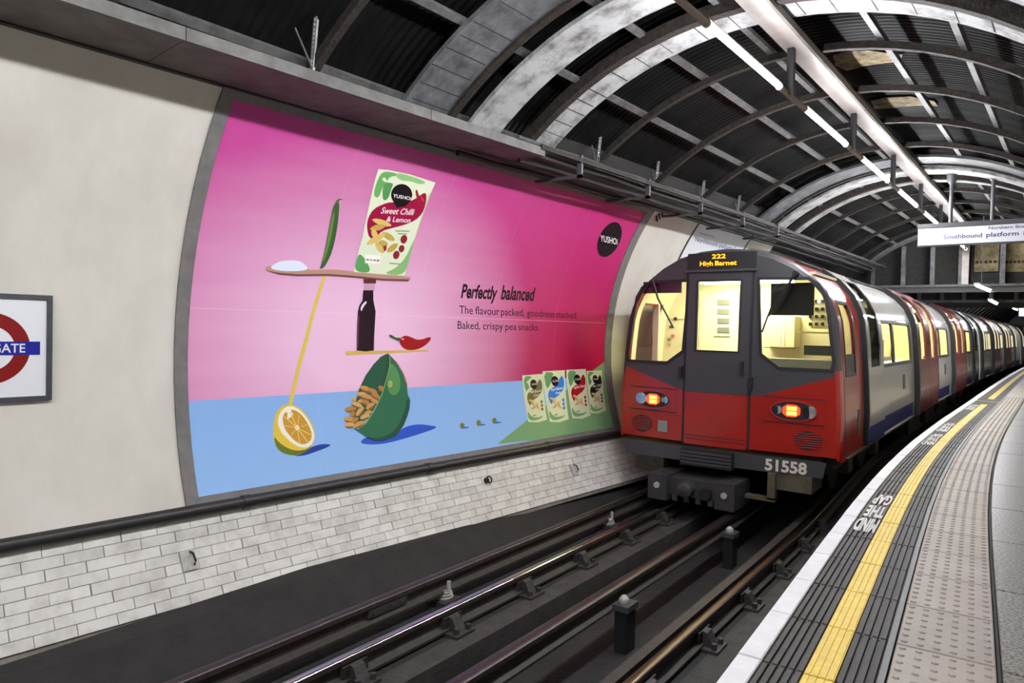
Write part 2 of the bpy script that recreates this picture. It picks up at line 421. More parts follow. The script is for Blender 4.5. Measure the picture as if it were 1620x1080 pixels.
for i, Y in enumerate((5.9, 7.2, 8.5, 9.8, 11.1)):
    V = []; F = []; bx(V, F, wax(Y) - 2.5, wax(Y) - 1.95, Y - .015, Y + .015, 3.50, 3.53)
    bx(V, F, wax(Y) - 2.0, wax(Y) - 1.95, Y - .015, Y + .015, 3.50, 3.72)
    props(mk('cable_bracket', V, F, M['darkgrey']), 'dark bracket under the cable bundle, %s one along from the ledge end' % ['first', 'second', 'third', 'fourth', 'fifth'][i], 'bracket', 'brackets under the cables')

# ------------------------------------------------------------------ ceiling: ribs, purlins, corrugated sheets
ceil = props(empty('ceiling', (rax(6), 6, 4.6)), 'black corrugated arched roof with white and rusty ribs', kind='structure')
def arc_band(name, y0, y1, d0, d1, R, th, m, parent=ceil, n=28, tilt=0):
    V = []; F = []
    for i in range(n + 1):
        dg = d0 + (d1 - d0) * i / n
        V += [roofp(y0, dg, R), roofp(y1, dg, R - tilt), roofp(y1, dg, R + th), roofp(y0, dg, R + th)]
    for i in range(n):
        for k in range(4):
            a = 4 * i + k; b = 4 * i + (k + 1) % 4; F.append([a, b, b + 4, a + 4])
    F += [[3, 2, 1, 0], [4 * n + k for k in range(4)]]
    return mk(name, V, F, m, parent, smooth=False)
PER = 7.36
thin = []; wide = []
for k in range(-1, 2):
    b = 3.85 + PER * k
    wide += [(b, b + .46, 'ribgrey' if k != -9 else '', 3.02), (b + .70, b + 1.08, 'ribwhite', 2.98), (b + 1.54, b + 1.88, 'ribwhite', 3.0)]
    thin += [b + 2.68, b + 3.97, b + 5.26, b + 6.54]
wide += [(18.57, 18.95, 'ribgrey', 3.0)]
thin = [t for t in thin if -2.6 < t < 18.6]
for (y0, y1, m, R) in wide:
    if y1 < -2.6: continue
    arc_band('wide_rib', y0, y1, 133.8, 22, R, .035, M[m])
    ty = ('ribgrey', 3.02), ('ribwhite', 2.98), ('ribwhite', 3.0)
    if (m, R) == ty[0]: arc_band('rib_flange', y1, y1 + .07, 133.8, 22, R - .03, .10, M['rust'])
    if (m, R) == ty[2]: arc_band('rib_flange', y0 - .085, y0, 133.8, 22, R - .03, .10, M['rust'])
    if (m, R) != ty[1] and 3 < y0 < 6:
        dg = 131.5
        while dg > 30:
            w0, w1 = random.uniform(0, .05), random.uniform(0, .05); arc_band('board_joint', y0 + w0, y1 - w1, dg + random.uniform(.06, .12), dg - random.uniform(.04, .10), R - .0025, .004, M['backing'], n=1)
            dg -= random.uniform(2.2, 3.4) if dg > 118 else random.uniform(4, 6)
for t in thin: arc_band('thin_rib', t - .028, t + .028, 133.8, 22, 2.985, .06, M['rust'])
pur = [132.3, 118.2, 105.6, 93.6, 87.6, 76.5, 64.8, 53, 41, 29]
bays = sorted([(a, b) for a, b, *_ in wide if b > -2.6] + [(t, t) for t in thin])
for dg in pur:
    V = []; F = []
    for Y in (-2.5, 5, 12, 18.9):
        for ddg, R in ((-.5, 3.05), (.5, 3.05), (.5, 3.09), (-.5, 3.09)): V.append(roofp(Y, dg + ddg, R))
    for i in range(3):
        for k in range(4):
            a = 4 * i + k; b = 4 * i + (k + 1) % 4; F.append([a, b, b + 4, a + 4])
    F += [[0, 1, 2, 3], [12, 13, 14, 15]]
    mk('purlin', V, F, M['purlin'], ceil)
def corr(y0, y1, d0, d1):
    V = []; F = []; n = max(2, int((y1 - y0) / .012)); na = 6
    for i in range(n + 1):
        y = y0 + (y1 - y0) * i / n; off = .009 * sin(2 * pi * y / .075)
        for j in range(na + 1): V.append(roofp(y, d0 + (d1 - d0) * j / na, 3.22 + off))
    for i in range(n):
        for j in range(na):
            a = i * (na + 1) + j; F.append([a, a + 1, a + na + 2, a + na + 1])
    return mk('roof_sheet', V, F, M['roof'], ceil, smooth=True)
edges = [137, 118.2, 105.6, 93.6, 76.5, 64.8, 53, 38, 22]
for (a, b), (c, d) in zip([(-2.6, -2.6)] + bays, bays + [(18.9, 18.9)]):
    if c - b < .05: continue
    if c < 0:
        corr(b, c, 137, 22); continue
    sb, sc_ = b - (.14 if b > a else 0), c + (.14 if d > c else 0)          # sheets run on behind the wide ribs
    for e0, e1 in zip(edges, edges[1:]): corr(sb, sc_, e0, e1)
V = []; F = []
for Y in (-3, 19.2):
    for k in range(41): V.append(roofp(Y, 137.5 - 117 * k / 40, 3.34))
for k in range(40): F.append([k, k + 1, k + 42, k + 41])
mk('outer_lining', V, F, M['backing'], ceil)
# flaking patches on the right of the roof
M['flake'] = mat('flaking_rust_patch', (.34, .26, .13), .8, noise=.7, nscale=9, col2=(.05, .04, .03))
for (pts) in ([(1318, 88), (1335, 82), (1372, 80), (1400, 84), (1428, 86), (1424, 98), (1398, 100), (1370, 104), (1340, 112), (1322, 104)], [(1378, 160), (1398, 155), (1440, 153), (1478, 160), (1484, 168), (1450, 167), (1420, 170), (1384, 173)]):
    V = []; F = []
    q = []
    for u, v in pts:
        r = ray(u, v); R = 3.195; x0 = -1.94 - .062 * 2.66
        ax, bx_ = -x0, r.x - .062 * r.y; az, bz = CH - RZ, r.z
        A_ = bx_ ** 2 + bz ** 2; B_ = 2 * (ax * bx_ + az * bz); C_ = ax * ax + az * az - R * R
        t = (-B_ + sqrt(B_ * B_ - 4 * A_ * C_)) / (2 * A_); q.append(CAM + r * t)
    n = len(q); V = q + [p + Vector((0, 0, .006)) for p in q]; F = [list(range(n)), list(range(2 * n - 1, n - 1, -1))] + [[i, (i + 1) % n, (i + 1) % n + n, i + n] for i in range(n)]
    mk('flaking_patch', V, F, M['flake'], ceil)
# perforated hanger struts on the left
hb = [(3.02, 'leftmost perforated strut hanging under the roof above the poster'), (6.55, 'perforated strut hanging beside the three pale ribs'), (7.85, 'thin hanger strut above the far end of the poster'), (9.15, 'small hanger strut above the cream panel beyond the poster'), (10.4, 'hanger strut nearest the far set of pale ribs')]
for Y, lb in hb:
    st = props(empty('hanger_strut', roofp(Y - .05, 133.5, 2.99)), lb, 'strut', 'hanger struts on the left roof')
    p = roofp(Y - .03, 132.2, 2.94); x = p.x
    V = []; F = []; z1 = p.z + .36
    for s in (-1, 1): bx(V, F, x + s * .012 - .006, x + s * .012 + .006, p.y - .022, p.y - .018, p.z, z1)
    n_ = 12
    for k in range(n_ + 1): zz = p.z + (z1 - p.z) * k / n_; bx(V, F, x - .008, x + .008, p.y - .0215, p.y - .0185, zz - .006, zz + .006)
    bx(V, F, x - .02, x - .017, p.y - .02, p.y + .02, p.z, z1)
    V = [v + Vector(((v.z - p.z) * .10, 0, 0)) for v in V]
    mk('perforated_bar', V, F, M['strut'], st)
    V = []; F = []; tubev(V, F, [(x, p.y, p.z + .01), (x + .02, p.y - .17, p.z + .24)], .007, 6); mk('brace', V, F, M['darkgrey'], st)
    V = []; F = []; bx(V, F, x - .05, x + .04, p.y - .035, p.y + .035, p.z - .015, p.z); mk('foot_plate', V, F, M['darkgrey'], st)

# ------------------------------------------------------------------ platform
fl = []; 
S0, S1 = 1.0, 62.0
path = [plat(s, 0) for s in [-8 + i * .75 for i in range(94)]]
V = []; F = []
sweep(V, F, [(PE + .04, ZP - .02), (3.2, ZP - .02), (3.2, -.3), (PE + .28, -.3), (PE + .28, ZP - .16), (PE + .04, ZP - .16)], path)
flo = props(mk('floor_platform', V, F, M['groove']), 'station platform with white edge, yellow line and tactile paving', kind='structure')
PIT_ = .49; JO = 2.598 - PIT_ * 9
def cell(name, o0, o1, m, zt, ribs=0, gd=.012, L=PIT_, bumps=None):
    """a platform piece: local x lateral, y along, top at z=0"""
    V = []; F = []; wd = o1 - o0; g = .003
    if ribs:
        bx(V, F, -wd / 2 + .001, wd / 2 - .001, -L / 2 + g, L / 2 - g, -.03, -gd + .001)
        rw = wd / ribs
        for k in range(ribs):
            c = -wd / 2 + (k + .5) * rw; a = rw * .36; b = rw * .30; n = len(V)
            for z, h in ((-gd, a), (0, b)):
                for sx, sy in ((-1, -1), (1, -1), (1, 1), (-1, 1)): V.append(Vector((c + sx * h, sy * (L / 2 - g - (.004 if z == 0 else 0)), z)))
            F.extend([[n + i for i in f] for f in ((4, 5, 6, 7), (0, 1, 5, 4), (1, 2, 6, 5), (2, 3, 7, 6), (3, 0, 4, 7))])
    else:
        n = len(V); c = .004
        for z, k in ((-.03, 0), (-c, 0), (0, c)):
            for sx, sy in ((-1, -1), (1, -1), (1, 1), (-1, 1)): V.append(Vector((sx * (wd / 2 - g - k), sy * (L / 2 - g - k), z)))
        F.extend([[a, (a + 1) % 4, (a + 1) % 4 + 4, a + 4] for a in range(4)] + [[a + 4, (a + 1) % 4 + 4, (a + 1) % 4 + 8, a + 8] for a in range(4)] + [[8, 9, 10, 11]])
    if bumps:
        nx, ny = bumps
        for i in range(nx):
            for j in range(ny):
                cx = -wd / 2 + (i + .5) * wd / nx; cy = -L / 2 + (j + .5) * L / ny; n = len(V); q = 7
                for r_, z in ((.0135, 0), (.010, .0042), (.004, .0058)):
                    for t in range(q): V.append(Vector((cx + r_ * cos(2 * pi * t / q), cy + r_ * sin(2 * pi * t / q), z)))
                for s_ in range(2):
                    for t in range(q): F.append([n + s_ * q + t, n + s_ * q + (t + 1) % q, n + (s_ + 1) * q + (t + 1) % q, n + (s_ + 1) * q + t])
                F.append([n + 2 * q + t for t in range(q)])
    me = bpy.data.meshes.new(name); me.from_pydata([tuple(v) for v in V], [], F); me.materials.append(m); return me, (o0 + o1) / 2, zt, L
def lay(name, c, s0, s1, skip=None):
    me, oc, zt, L = c; s = JO
    while s < s1:
        sc = s + L / 2
        if sc > s0 and not (skip and skip(sc)):
            X, Y, h = plat(sc, oc); inst(name, me, (X, Y, zt + random.uniform(-.0012, .0012)), (0, 0, -h), flo)
        s += L
def rest(name, c, s0, s1, skip=None):
    me, oc, zt, L = c; V = []; F = []; s = JO
    while s < s1:
        sc = s + L / 2
        if sc > s0 and not (skip and skip(sc)):
            X, Y, h = plat(sc, oc); n = len(V); R = Matrix.Rotation(-h, 3, 'Z')
            for v in me.vertices: V.append(Vector((X, Y, zt)) + R @ v.co)
            for p in me.polygons: F.append([n + i for i in p.vertices])
        s += L
    if V: props(mk(name, V, F, me.materials[0], flo), kind='stuff')
E0, E1, E2, E3, E4, E5, E6 = PE, PE + .092, PE + .236, PE + .337, PE + .456, PE + .484, PE + .812
NEAR = 17.5
ysk = lambda s: (15.3 < s < 17.0)
cop = cell('coping_stone', E0, E1, M['coping'], ZP + .004)
outer_t = cell('ribbed_tile', E1, E2, M['darktile'], ZP, ribs=5)
yel_t = cell('yellow_tile', E2, E3, M['yellow'], ZP + .001, ribs=4, gd=.004)
dyel_t = cell('ribbed_tile', E2, E3, M['darktile'], ZP, ribs=4)
inner_t = cell('ribbed_tile', E3, E4, M['darktile'], ZP, ribs=4)
tact = cell('tactile_slab', E5, E6, M['tactile'], ZP, bumps=(6, 7))
tact_far = cell('tactile_slab', E5, E6, M['tactile'], ZP, bumps=(6, 7))
lay('coping_stone', cop, 1.0, NEAR); lay('ribbed_tile', outer_t, 1.0, NEAR); lay('yellow_tile', yel_t, 1.0, NEAR, ysk); lay('ribbed_tile', dyel_t, 15.3, 17.0); lay('ribbed_tile', inner_t, 1.0, NEAR); lay('tactile_slab', tact, 1.0, NEAR)
def farstrip(name, o0, o1, m, z, s0=NEAR - .1, s1=62):
    V = []; F = []; n = 60; sweep(V, F, [(o0, z - .03), (o1, z - .03), (o1, z), (o0, z)], [plat(s0 + (s1 - s0) * i / n, 0) for i in range(n + 1)])
    return mk(name, V, F, m, flo)
sN = JO + PIT_ * math.ceil((NEAR - PIT_ / 2 - JO) / PIT_)
farstrip('coping_strip', E0, E1, M['coping'], ZP + .004, sN); farstrip('tactile_strip', E5, E6, M['tactile'], ZP, sN)
for k in range(5): w_ = (E2 - E1) / 5; farstrip('tile_rib', E1 + w_ * (k + .15), E1 + w_ * (k + .85), M['darktile'], ZP, sN)
for k in range(4): w_ = (E3 - E2) / 4; farstrip('yellow_rib', E2 + w_ * (k + .15), E2 + w_ * (k + .85), M['yellow'], ZP + .001, sN)
for k in range(4): w_ = (E4 - E3) / 4; farstrip('tile_rib', E3 + w_ * (k + .15), E3 + w_ * (k + .85), M['darktile'], ZP, sN)
farstrip('dark_metal_strip', E4 + .003, E5 - .003, M['bronze'], ZP + .001, -3)
farstrip('dark_joint_strip', E6 + .001, E6 + .011, M['groove'], ZP - .002, -3)
V = []; F = []; bx(V, F, -.22, .18, -.02, .02, 0, .002)
X, Y, h = plat(16.1, E2 + .05); bar = mk('yellow_cross_bar', V, F, M['yellow'], flo, org=Vector((0, 0, 0))); bar.location = Vector((X, Y, ZP + .001)) - wpos(flo); bar.rotation_euler = (0, 0, -h)
lp = .98
slab = cell('paving_slab', E6 + .012, E6 + .9, M['terrazzo'], ZP, L=lp); slab2 = cell('paving_slab', E6 + .904, E6 + 1.8, M['terrazzo'], ZP, L=lp)
lay('paving_slab', slab, 0.3, 24); lay('paving_slab', slab2, 0.3, 14)
rest('far_paving', slab, 24, 60); rest('far_paving', slab2, 14, 60)
# MIND THE GAP, painted to be read from the other end
def gap_text(s0, s1, parent):
    V = []; F = []
    for row, wd in enumerate(('MIND', 'THE', 'GAP')):
        tv, tf = textmesh(wd, .045); L = (s1 - s0) / 3; sa = s0 + row * L + L * .88; n = len(V); wdt = (E2 - E1 - .02)
        wu = wdt * (1 if row == 0 else .92)
        for x, y in tv:
            s = sa - y * L * .78; o = E2 - .008 - x * wu
            X, Y, h = plat(s, o); V.append(Vector((X, Y, ZP + .0025)))
        F += [[n + i for i in f] for f in tf]
    o = mk('mind_the_gap_lettering', V, F, M['paint'], parent); return o
for a, b in ((4.68, 5.92), (8.95, 10.1), (10.35, 11.5), (13.9, 15.1)): gap_text(a, b, flo)

# ------------------------------------------------------------------ track bed and rails
def path_rail(y0, y1, n, off=0): return [(railc(Y) + off, Y, tch(Y) if Y > 9 else 0) for Y in [y0 + (y1 - y0) * i / n for i in range(n + 1)]]
V = []; F = []
pth = [(railc(Y), Y, 0) for Y in [-4 + 1.5 * i for i in range(46)]]
prof = [(-1.95, .10), (-1.78, .08), (-1.36, -.14), (-.98, -.17), (-.66, -.17), (-.47, -.17), (-.47, -.42), (.47, -.42), (.47, -.17), (1.02, -.17), (1.9, -.17), (1.9, -.6), (-1.95, -.6)]
sweep(V, F, prof, pth)
bed = props(mk('floor_trackbed', V, F, M['bed']), 'sooty concrete track bed with a sunken centre pit', kind='structure')
for nm, o0, o1 in (('concrete_kerb', -.64, -.465), ('concrete_kerb', .465, .60), ('concrete_kerb', .86, 1.45)):
    V = []; F = []; sweep(V, F, [(o0, -.165), (o0, -.42 if o1 < 0.7 else -.3), (o1, -.42 if o1 < .7 else -.3), (o1, -.165)][::-1], path_rail(-3, 20, 20)); mk(nm, V, F, M['bed2'], bed)
def rail(name, off, top, label, mt, y1=50, hw=.033, cond=False):
    r = props(empty(name, (railc(0) + off, 0, -.15)), label, 'rail')
    b = -.15 if not cond else top - .15
    pr = [(-.06, b), (.06, b), (.06, b + .018), (.012, b + .04), (.010, top - .05), (hw, top - .038), (hw, top - .008), (-hw, top - .008), (-hw, top - .038), (-.010, top - .05), (-.012, b + .04), (-.06, b + .018)]
    V = []; F = []; sweep(V, F, [(x + off, z) for x, z in pr], path_rail(-3, y1, 40)); mk('rail_body', V, F, M['railside'], r)
    V = []; F = []; sweep(V, F, [(off - hw, top - .008), (off + hw, top - .008), (off + hw * .8, top - .001), (off + hw * .3, top + .002), (off - hw * .3, top + .002), (off - hw * .8, top - .001)], path_rail(-3, y1, 40)); mk('rail_head', V, F, mt, r, smooth=True)
    return r
rail('running_rail', -.7525, 0, 'polished running rail nearer the poster wall', M['railtop'])
rail('running_rail', .7525, 0, 'brownish running rail beside the platform edge', M['railbrown'])
rc = rail('conductor_rail', -1.11, .075, 'raised conductor rail closest to the brick wall', M['condtop'], hw=.036, cond=True)
rail('conductor_rail', .02, .035, 'conductor rail over the pit between the running rails', M['condtop'], hw=.045, cond=True)
V = []; F = []; bx(V, F, railc(3) - 1.11 + .012, railc(3) - 1.11 + .035, 3.27, 3.64, -.03, .028)
for k in range(4): tubev(V, F, [(railc(3) - 1.11 + .035, 3.32 + .09 * k, .0), (railc(3) - 1.11 + .05, 3.32 + .09 * k, .0)], .012, 6)
mk('fishplate', V, F, M['chair'], rc)
# guard check by the platform rail
V = []; F = []; sweep(V, F, [(.60, -.16), (.665, -.16), (.665, -.03), (.60, -.03)], path_rail(-3, 30, 24)); props(mk('check_rail', V, F, M['railside']), 'dark timber check rail inside the brownish running rail', 'rail')
def chair_mesh():
    V = []; F = []
    bx(V, F, -.13, .17, -.10, .10, -.17, -.145)
    n = len(V)
    for y in (-.045, .045):                                      # wedge jaw leaning on the rail web
        for x, z in ((.035, -.145), (.13, -.145), (.10, -.10), (.075, -.055), (.04, -.045)): V.append(Vector((x, y, z)))
    F.extend([[n, n + 1, n + 2, n + 3, n + 4], [n + 9, n + 8, n + 7, n + 6, n + 5]] + [[n + k, n + 5 + k, n + 5 + (k + 1) % 5, n + (k + 1) % 5] for k in range(5)])
    tubev(V, F, [(.135, -.062, -.145), (.135, -.062, -.105)], .019, 6); tubev(V, F, [(.135, .062, -.145), (.135, .062, -.11)], .019, 6)
    n = len(V); bx(V, F, -.10, -.035, -.04, .04, -.145, -.07)
    me = bpy.data.meshes.new('rail_chair'); me.from_pydata([tuple(v) for v in V], [], F)
    me.materials.append(M['chair']); return me
cm = chair_mesh()
km = bpy.data.meshes.new('key'); VV = []; FF = []; bx(VV, FF, .012, .045, -.10, .10, -.12, -.05); km.from_pydata([tuple(v) for v in VV], [], FF); km.materials.append(M['railside'])
ordn = ['first', 'second', 'third', 'fourth', 'fifth', 'sixth', 'seventh', 'eighth', 'ninth']
for off, y0, nm, n_ in ((-.7525, 1.93, 'the polished running rail', 7), (.7525, 2.85, 'the brownish running rail', 7)):
    for k in range(n_):
        Y = y0 + .9 * k; o = inst('rail_chair', cm, (railc(Y) + off, Y, 0)); props(o, 'cast iron rail chair clamping %s, %s from the camera end' % (nm, ordn[k]), 'rail chair', 'rail chairs along the track')
        inst('wedge_key', km, (railc(Y) + off, Y, 0), None, o)
# insulators
for k, Y in enumerate((4.06, 6.75)):
    i = props(empty('insulator', (railc(Y) - 1.11, Y, -.15)), ['ribbed white insulator under the outer conductor rail beside the fishplate', 'ribbed white insulator under the outer conductor rail close to the train'][k], 'insulator', 'insulators under the outer conductor rail')
    x = railc(Y) - 1.11; V = []; F = []
    tubev(V, F, [(x + .02, Y, z) for z in (-.12, -.105, -.10, -.085, -.08, -.065, -.06, -.05)], [.07, .076, .055, .072, .052, .066, .05, .05], 14); mk('porcelain_pot', V, F, M['porcelain'], i, smooth=True)
    V = []; F = []; bx(V, F, x - .09, x + .12, Y - .1, Y + .1, -.165, -.12); mk('base_block', V, F, M['chair'], i)
    V = []; F = []; tubev(V, F, [(x + .07, Y, -.06), (x + .07, Y, .02)], .016, 8); mk('clip', V, F, M['porcelain'], i)
for k, Y in enumerate((2.2, 4.72, 7.1)):
    i = props(empty('insulator_post', (railc(Y) + .14, Y, -.42)), 'black block post carrying the centre conductor rail, %s from the camera' % ordn[k], 'post', 'insulator posts in the pit'); x = railc(Y) + .14
    V = []; F = []; bx(V, F, x - .045, x + .055, Y - .06, Y + .09, -.42, -.07); mk('post_block', V, F, M['black'], i)
    V = []; F = []; bx(V, F, x - .06, x + .07, Y - .075, Y + .105, -.10, -.055); mk('post_cap', V, F, M['darkgrey'], i)
    V = []; F = []; tubev(V, F, [(x, Y, -.055), (x, Y, -.03), (x, Y, -.01), (x, Y, .005)], [.035, .04, .03, .012], 12); mk('porcelain_knob', V, F, M['porcelain'], i, smooth=True)

# ------------------------------------------------------------------ lighting row
LZ = 4.05
def lx(Y): return -1.72 + .0495 * (Y - 4.46)
plc = {1: 'at the top of the frame, nearest the camera', 2: 'second of the lit row from the camera', 3: 'third of the lit row from the camera', 4: 'fourth of the lit row from the camera', 5: 'fifth of the lit row, just before the hanging sign', 6: 'peeping out below the hanging sign'}
for k in range(-5, 7):
    y0 = 4.46 + 2.165 * k; y1 = y0 + 1.48
    t = props(empty('fluorescent_tube', (lx(y0), y0, LZ)), 'lit white fluorescent tube %s' % plc.get(k + 1, 'of the row behind the camera, %s back' % ['first', 'second', 'third', 'fourth', 'fifth', 'sixth'][-k if k < 0 else 0]), 'light tube', 'fluorescent tubes of the lighting row')
    V = []; F = []; tubev(V, F, [(lx(y0 + .02), y0 + .02, LZ), (lx(y1 - .02), y1 - .02, LZ)], .021, 12); mk('lit_tube', V, F, M['tube'], t, smooth=True)
    V = []; F = []; bx(V, F, -.017, .017, 0, 1.48, .022, .034, lambda x, y, z: Vector((lx(y0 + y) + x, y0 + y, LZ + z))); mk('added_shade_batten', V, F, M['conduit'], t)  # strip added over the tube to shade the trunking from its light
    for a, b in ((y0 - .01, y0 + .02), (y1 - .02, y1 + .01)):
        V = []; F = []; tubev(V, F, [(lx(a), a, LZ), (lx(b), b, LZ)], .028, 12); mk('end_cap', V, F, M['trunk'], t, smooth=True)
cond = props(empty('lighting_conduit', (lx(3), 3, LZ)), 'tan conduit linking the fluorescent tubes end to end', 'conduit')
for k in range(-6, 7):
    y0 = 4.46 + 2.165 * k + 1.49; y1 = 4.46 + 2.165 * (k + 1) - .01
    if k == 6: y1 = 18.9; y0 = min(y0, 18.5)
    if y0 >= 18.9: continue
    V = []; F = []; tubev(V, F, [(lx(y0), y0, LZ), (lx(y1), y1, LZ)], .024, 10); mk('conduit_section', V, F, M['conduit'], cond, smooth=True)
V = []; F = []; TX = .05
sweep(V, F, [(TX - .10, 4.44), (TX - .085, 4.425), (TX + .085, 4.425), (TX + .10, 4.44), (TX + .10, 4.50), (TX - .10, 4.50)], [(lx(Y), Y, .05) for Y in (-6, 0, 6, 12, 18.9)])
tr = props(mk('cable_trunking', V, F, M['trunk']), 'long white trunking beam fixed under the roof crown', 'trunking')
for k in range(-3, 6):
    Y = 4.46 + 2.165 * k + 1.68; V = []; F = []; bx(V, F, lx(Y) - .005, lx(Y) + .05, Y - .03, Y + .03, LZ - .02, 4.43); mk('drop_post', V, F, M['darkgrey'], tr)

# ------------------------------------------------------------------ lettering on planes
def text_plane(name, s, pl, pr_, up, m, parent, bold=0.0, shear=0, space=1.0, off=Vector((0, 0, 0))):
    tv, tf = textmesh(s, bold, space); pl = Vector(pl); d = Vector(pr_) - pl; up = Vector(up); u = d.normalized()
    return mk(name, [pl + d * x + up * y + u * (shear * y * up.length) + off for x, y in tv], tf, m, parent)

# ------------------------------------------------------------------ hanging sign
SY = 12.2
sg = props(empty('hanging_sign', (-.2, SY, 3.4)), 'white hanging platform sign with blue lettering on two dark poles', 'sign')
V = []; F = []; bx(V, F, -1.27, 1.15, SY + .004, SY + .13, 3.395, 3.72); mk('sign_case', V, F, M['darkgrey'], sg)
V = []; F = []; bx(V, F, -1.265, 1.145, SY - .004, SY + .006, 3.405, 3.655); mk('sign_face', V, F, M['signwhite'], sg)
V = []; F = []; bx(V, F, -1.275, 1.155, SY - .02, SY + .14, 3.66, 3.725); mk('top_rail', V, F, M['darkgrey'], sg)
V = []; F = []; bx(V, F, -1.275, 1.155, SY - .012, SY + .135, 3.388, 3.402); mk('bottom_rail', V, F, M['darkgrey'], sg)
a, b = onY(1564, 363, SY - .006), onY(1622, 359, SY - .006); Lx = b.x - a.x
for wd, f0, f1 in (('Northern', 0, .67), ('line', .74, 1)): text_plane('sign_word', wd, (a.x + Lx * f0, SY - .006, a.z), (a.x + Lx * f1, SY - .006, a.z), (0, 0, .044), M['signblue'], sg, .014)
a, b = onY(1492.6, 378, SY - .006), onY(1625, 370.5, SY - .006); Lx = b.x - a.x
for wd, f0, f1 in (('Southbound', 0, .475), ('platform', .525, .905), ('8', .955, 1)): text_plane('sign_word', wd, (a.x + Lx * f0, SY - .006, a.z), (a.x + Lx * f1, SY - .006, a.z), (0, 0, .062), M['signblue'], sg, .014)
for X in (-.855, -.34, .45):
    V = []; F = []; tubev(V, F, [(X, SY + .06, 3.72), (X, SY + .06, 4.50)], .026, 12); mk('pole', V, F, M['darkgrey'], sg, smooth=True)
    V = []; F = []; tubev(V, F, [(X, SY + .06, 4.30), (X, SY + .06, 4.36), (X, SY + .06, 4.50)], [.03, .065, .068], 12); mk('pole_collar', V, F, M['darkgrey'], sg, smooth=True)

# ------------------------------------------------------------------ bulkhead where the roof drops, and the tunnel beyond
BY = 19.1
bk = props(empty('wall_bulkhead', (-1, BY, 3.1)), 'dark framed bulkhead across the tunnel above the train', kind='structure')
def on(u, v, Y=BY): p = onY(u, v, Y); return p.x, p.z
V = []; F = []
bx(V, F, -3.6, 2.6, BY + .25, BY + .35, 3.28, 4.75); mk('dark_infill', V, F, M['backing'], bk)
M['tanlining'] = mat('tan_iron_lining', (.28, .22, .10), .8, noise=.6, nscale=6, col2=(.08, .065, .035))
for u0, u1 in ((1541, 1581), (1588, 1625)):
    x0, z0 = on(u0, 430, BY + .2); x1, z1 = on(u1, 388, BY + .2)
    V = []; F = []; bx(V, F, x0, x1, BY + .2, BY + .25, z0, z1 + .3); o_ = mk('lining_panel', V, F, M['tanlining'], bk)
    for k in range(5):
        V = []; F = []; xx = x0 + (x1 - x0) * (k + .6) / 5.4; tubev(V, F, [(xx, BY + .19, z0 + .22), (xx, BY + .2, z0 + .22)], .035, 8); mk('bolt', V, F, M['backing'], o_)
for u, wd in ((1380, .07), (1428, .09), (1474, .09), (1518, .07), (1585, .10), (1640, .1)):
    x, z0 = on(u, 452); V = []; F = []; bx(V, F, x - wd / 2, x + wd / 2, BY, BY + .12, 3.24, sqrt(max(.1, 9 - (x - rax(BY)) ** 2)) + RZ); mk('post', V, F, M['ribgrey'], bk)
x0, _ = on(1522, 420); x1, _ = on(1533, 420); V = []; F = []; bx(V, F, x0, x1, BY - .06, BY + .1, 3.2, 4.5); mk('white_column', V, F, M['trunk'], bk)
V = []; F = []; bx(V, F, -3.2, 2.4, BY - .08, BY + .05, 3.20, 3.25); mk('beam_flange', V, F, M['purlin'], bk)
V = []; F = []; bx(V, F, -3.2, 2.4, BY, BY + .3, 3.08, 3.22); mk('beam_web', V, F, M['darkgrey'], bk)
B2 = 24.0
z2 = onY(1500, 476, B2).z
V = []; F = []; bx(V, F, -3.6, 3, B2 - .05, B2 + .05, z2 - .05, z2 + .03); mk('rear_beam_flange', V, F, M['purlin'], bk)
V = []; F = []; bx(V, F, -3.6, 3, B2, B2 + .2, z2 - .2, z2 - .03); mk('rear_beam_web', V, F, M['backing'], bk)
V = []; F = []; bx(V, F, -3.8, 3.2, B2 + .2, B2 + .3, z2 - .05, 4.6); mk('rear_infill', V, F, M['backing'], bk)
for u in (1454, 1490, 1525, 1568, 1608):
    p = onY(u, 466, B2); V = []; F = []; bx(V, F, p.x - .05, p.x + .05, B2 - .02, B2 + .1, z2, z2 + .55); mk('short_post', V, F, M['darkgrey'] if u != 1568 else M['trunk'], bk)
V = []; F = []; bx(V, F, -3.7, 3.1, BY + .3, B2 + .1, 4.35, 4.45); mk('lobby_soffit', V, F, M['backing'], bk)
# far tunnel
FR, FZ = 2.75, 1.45
def fax(Y): return tc(Y) + 1.25
def farp(Y, dg, R): a = radians(dg); return Vector((fax(Y) + R * cos(a), Y, FZ + R * sin(a)))
fc = props(empty('ceiling_far', (fax(30), 30, 4.1)), 'dark ribbed tunnel roof beyond the bulkhead', kind='structure')
V = []; F = []; ys = [24.2 + 1.6 * i for i in range(25)]
for Y in ys:
    for k in range(25): V.append(farp(Y, 165 - 150 * k / 24, FR + .06))
for i in range(len(ys) - 1):
    for k in range(24): a = i * 25 + k; F.append([a, a + 1, a + 26, a + 25])
mk('lining_shell', V, F, M['roof'], fc, smooth=True)
for i in range(26):
    Y = 24.6 + 1.45 * i; V = []; F = []
    for k in range(25):
        dg = 160 - 140 * k / 24
        for y, R in ((Y - .04, FR), (Y + .04, FR), (Y + .04, FR + .06), (Y - .04, FR + .06)): V.append(farp(y, dg, R))
    for k in range(24):
        for j in range(4): a = 4 * k + j; b = 4 * k + (j + 1) % 4; F.append([a, b, b + 4, a + 4])
    mk('lining_rib', V, F, M['purlin'], fc)
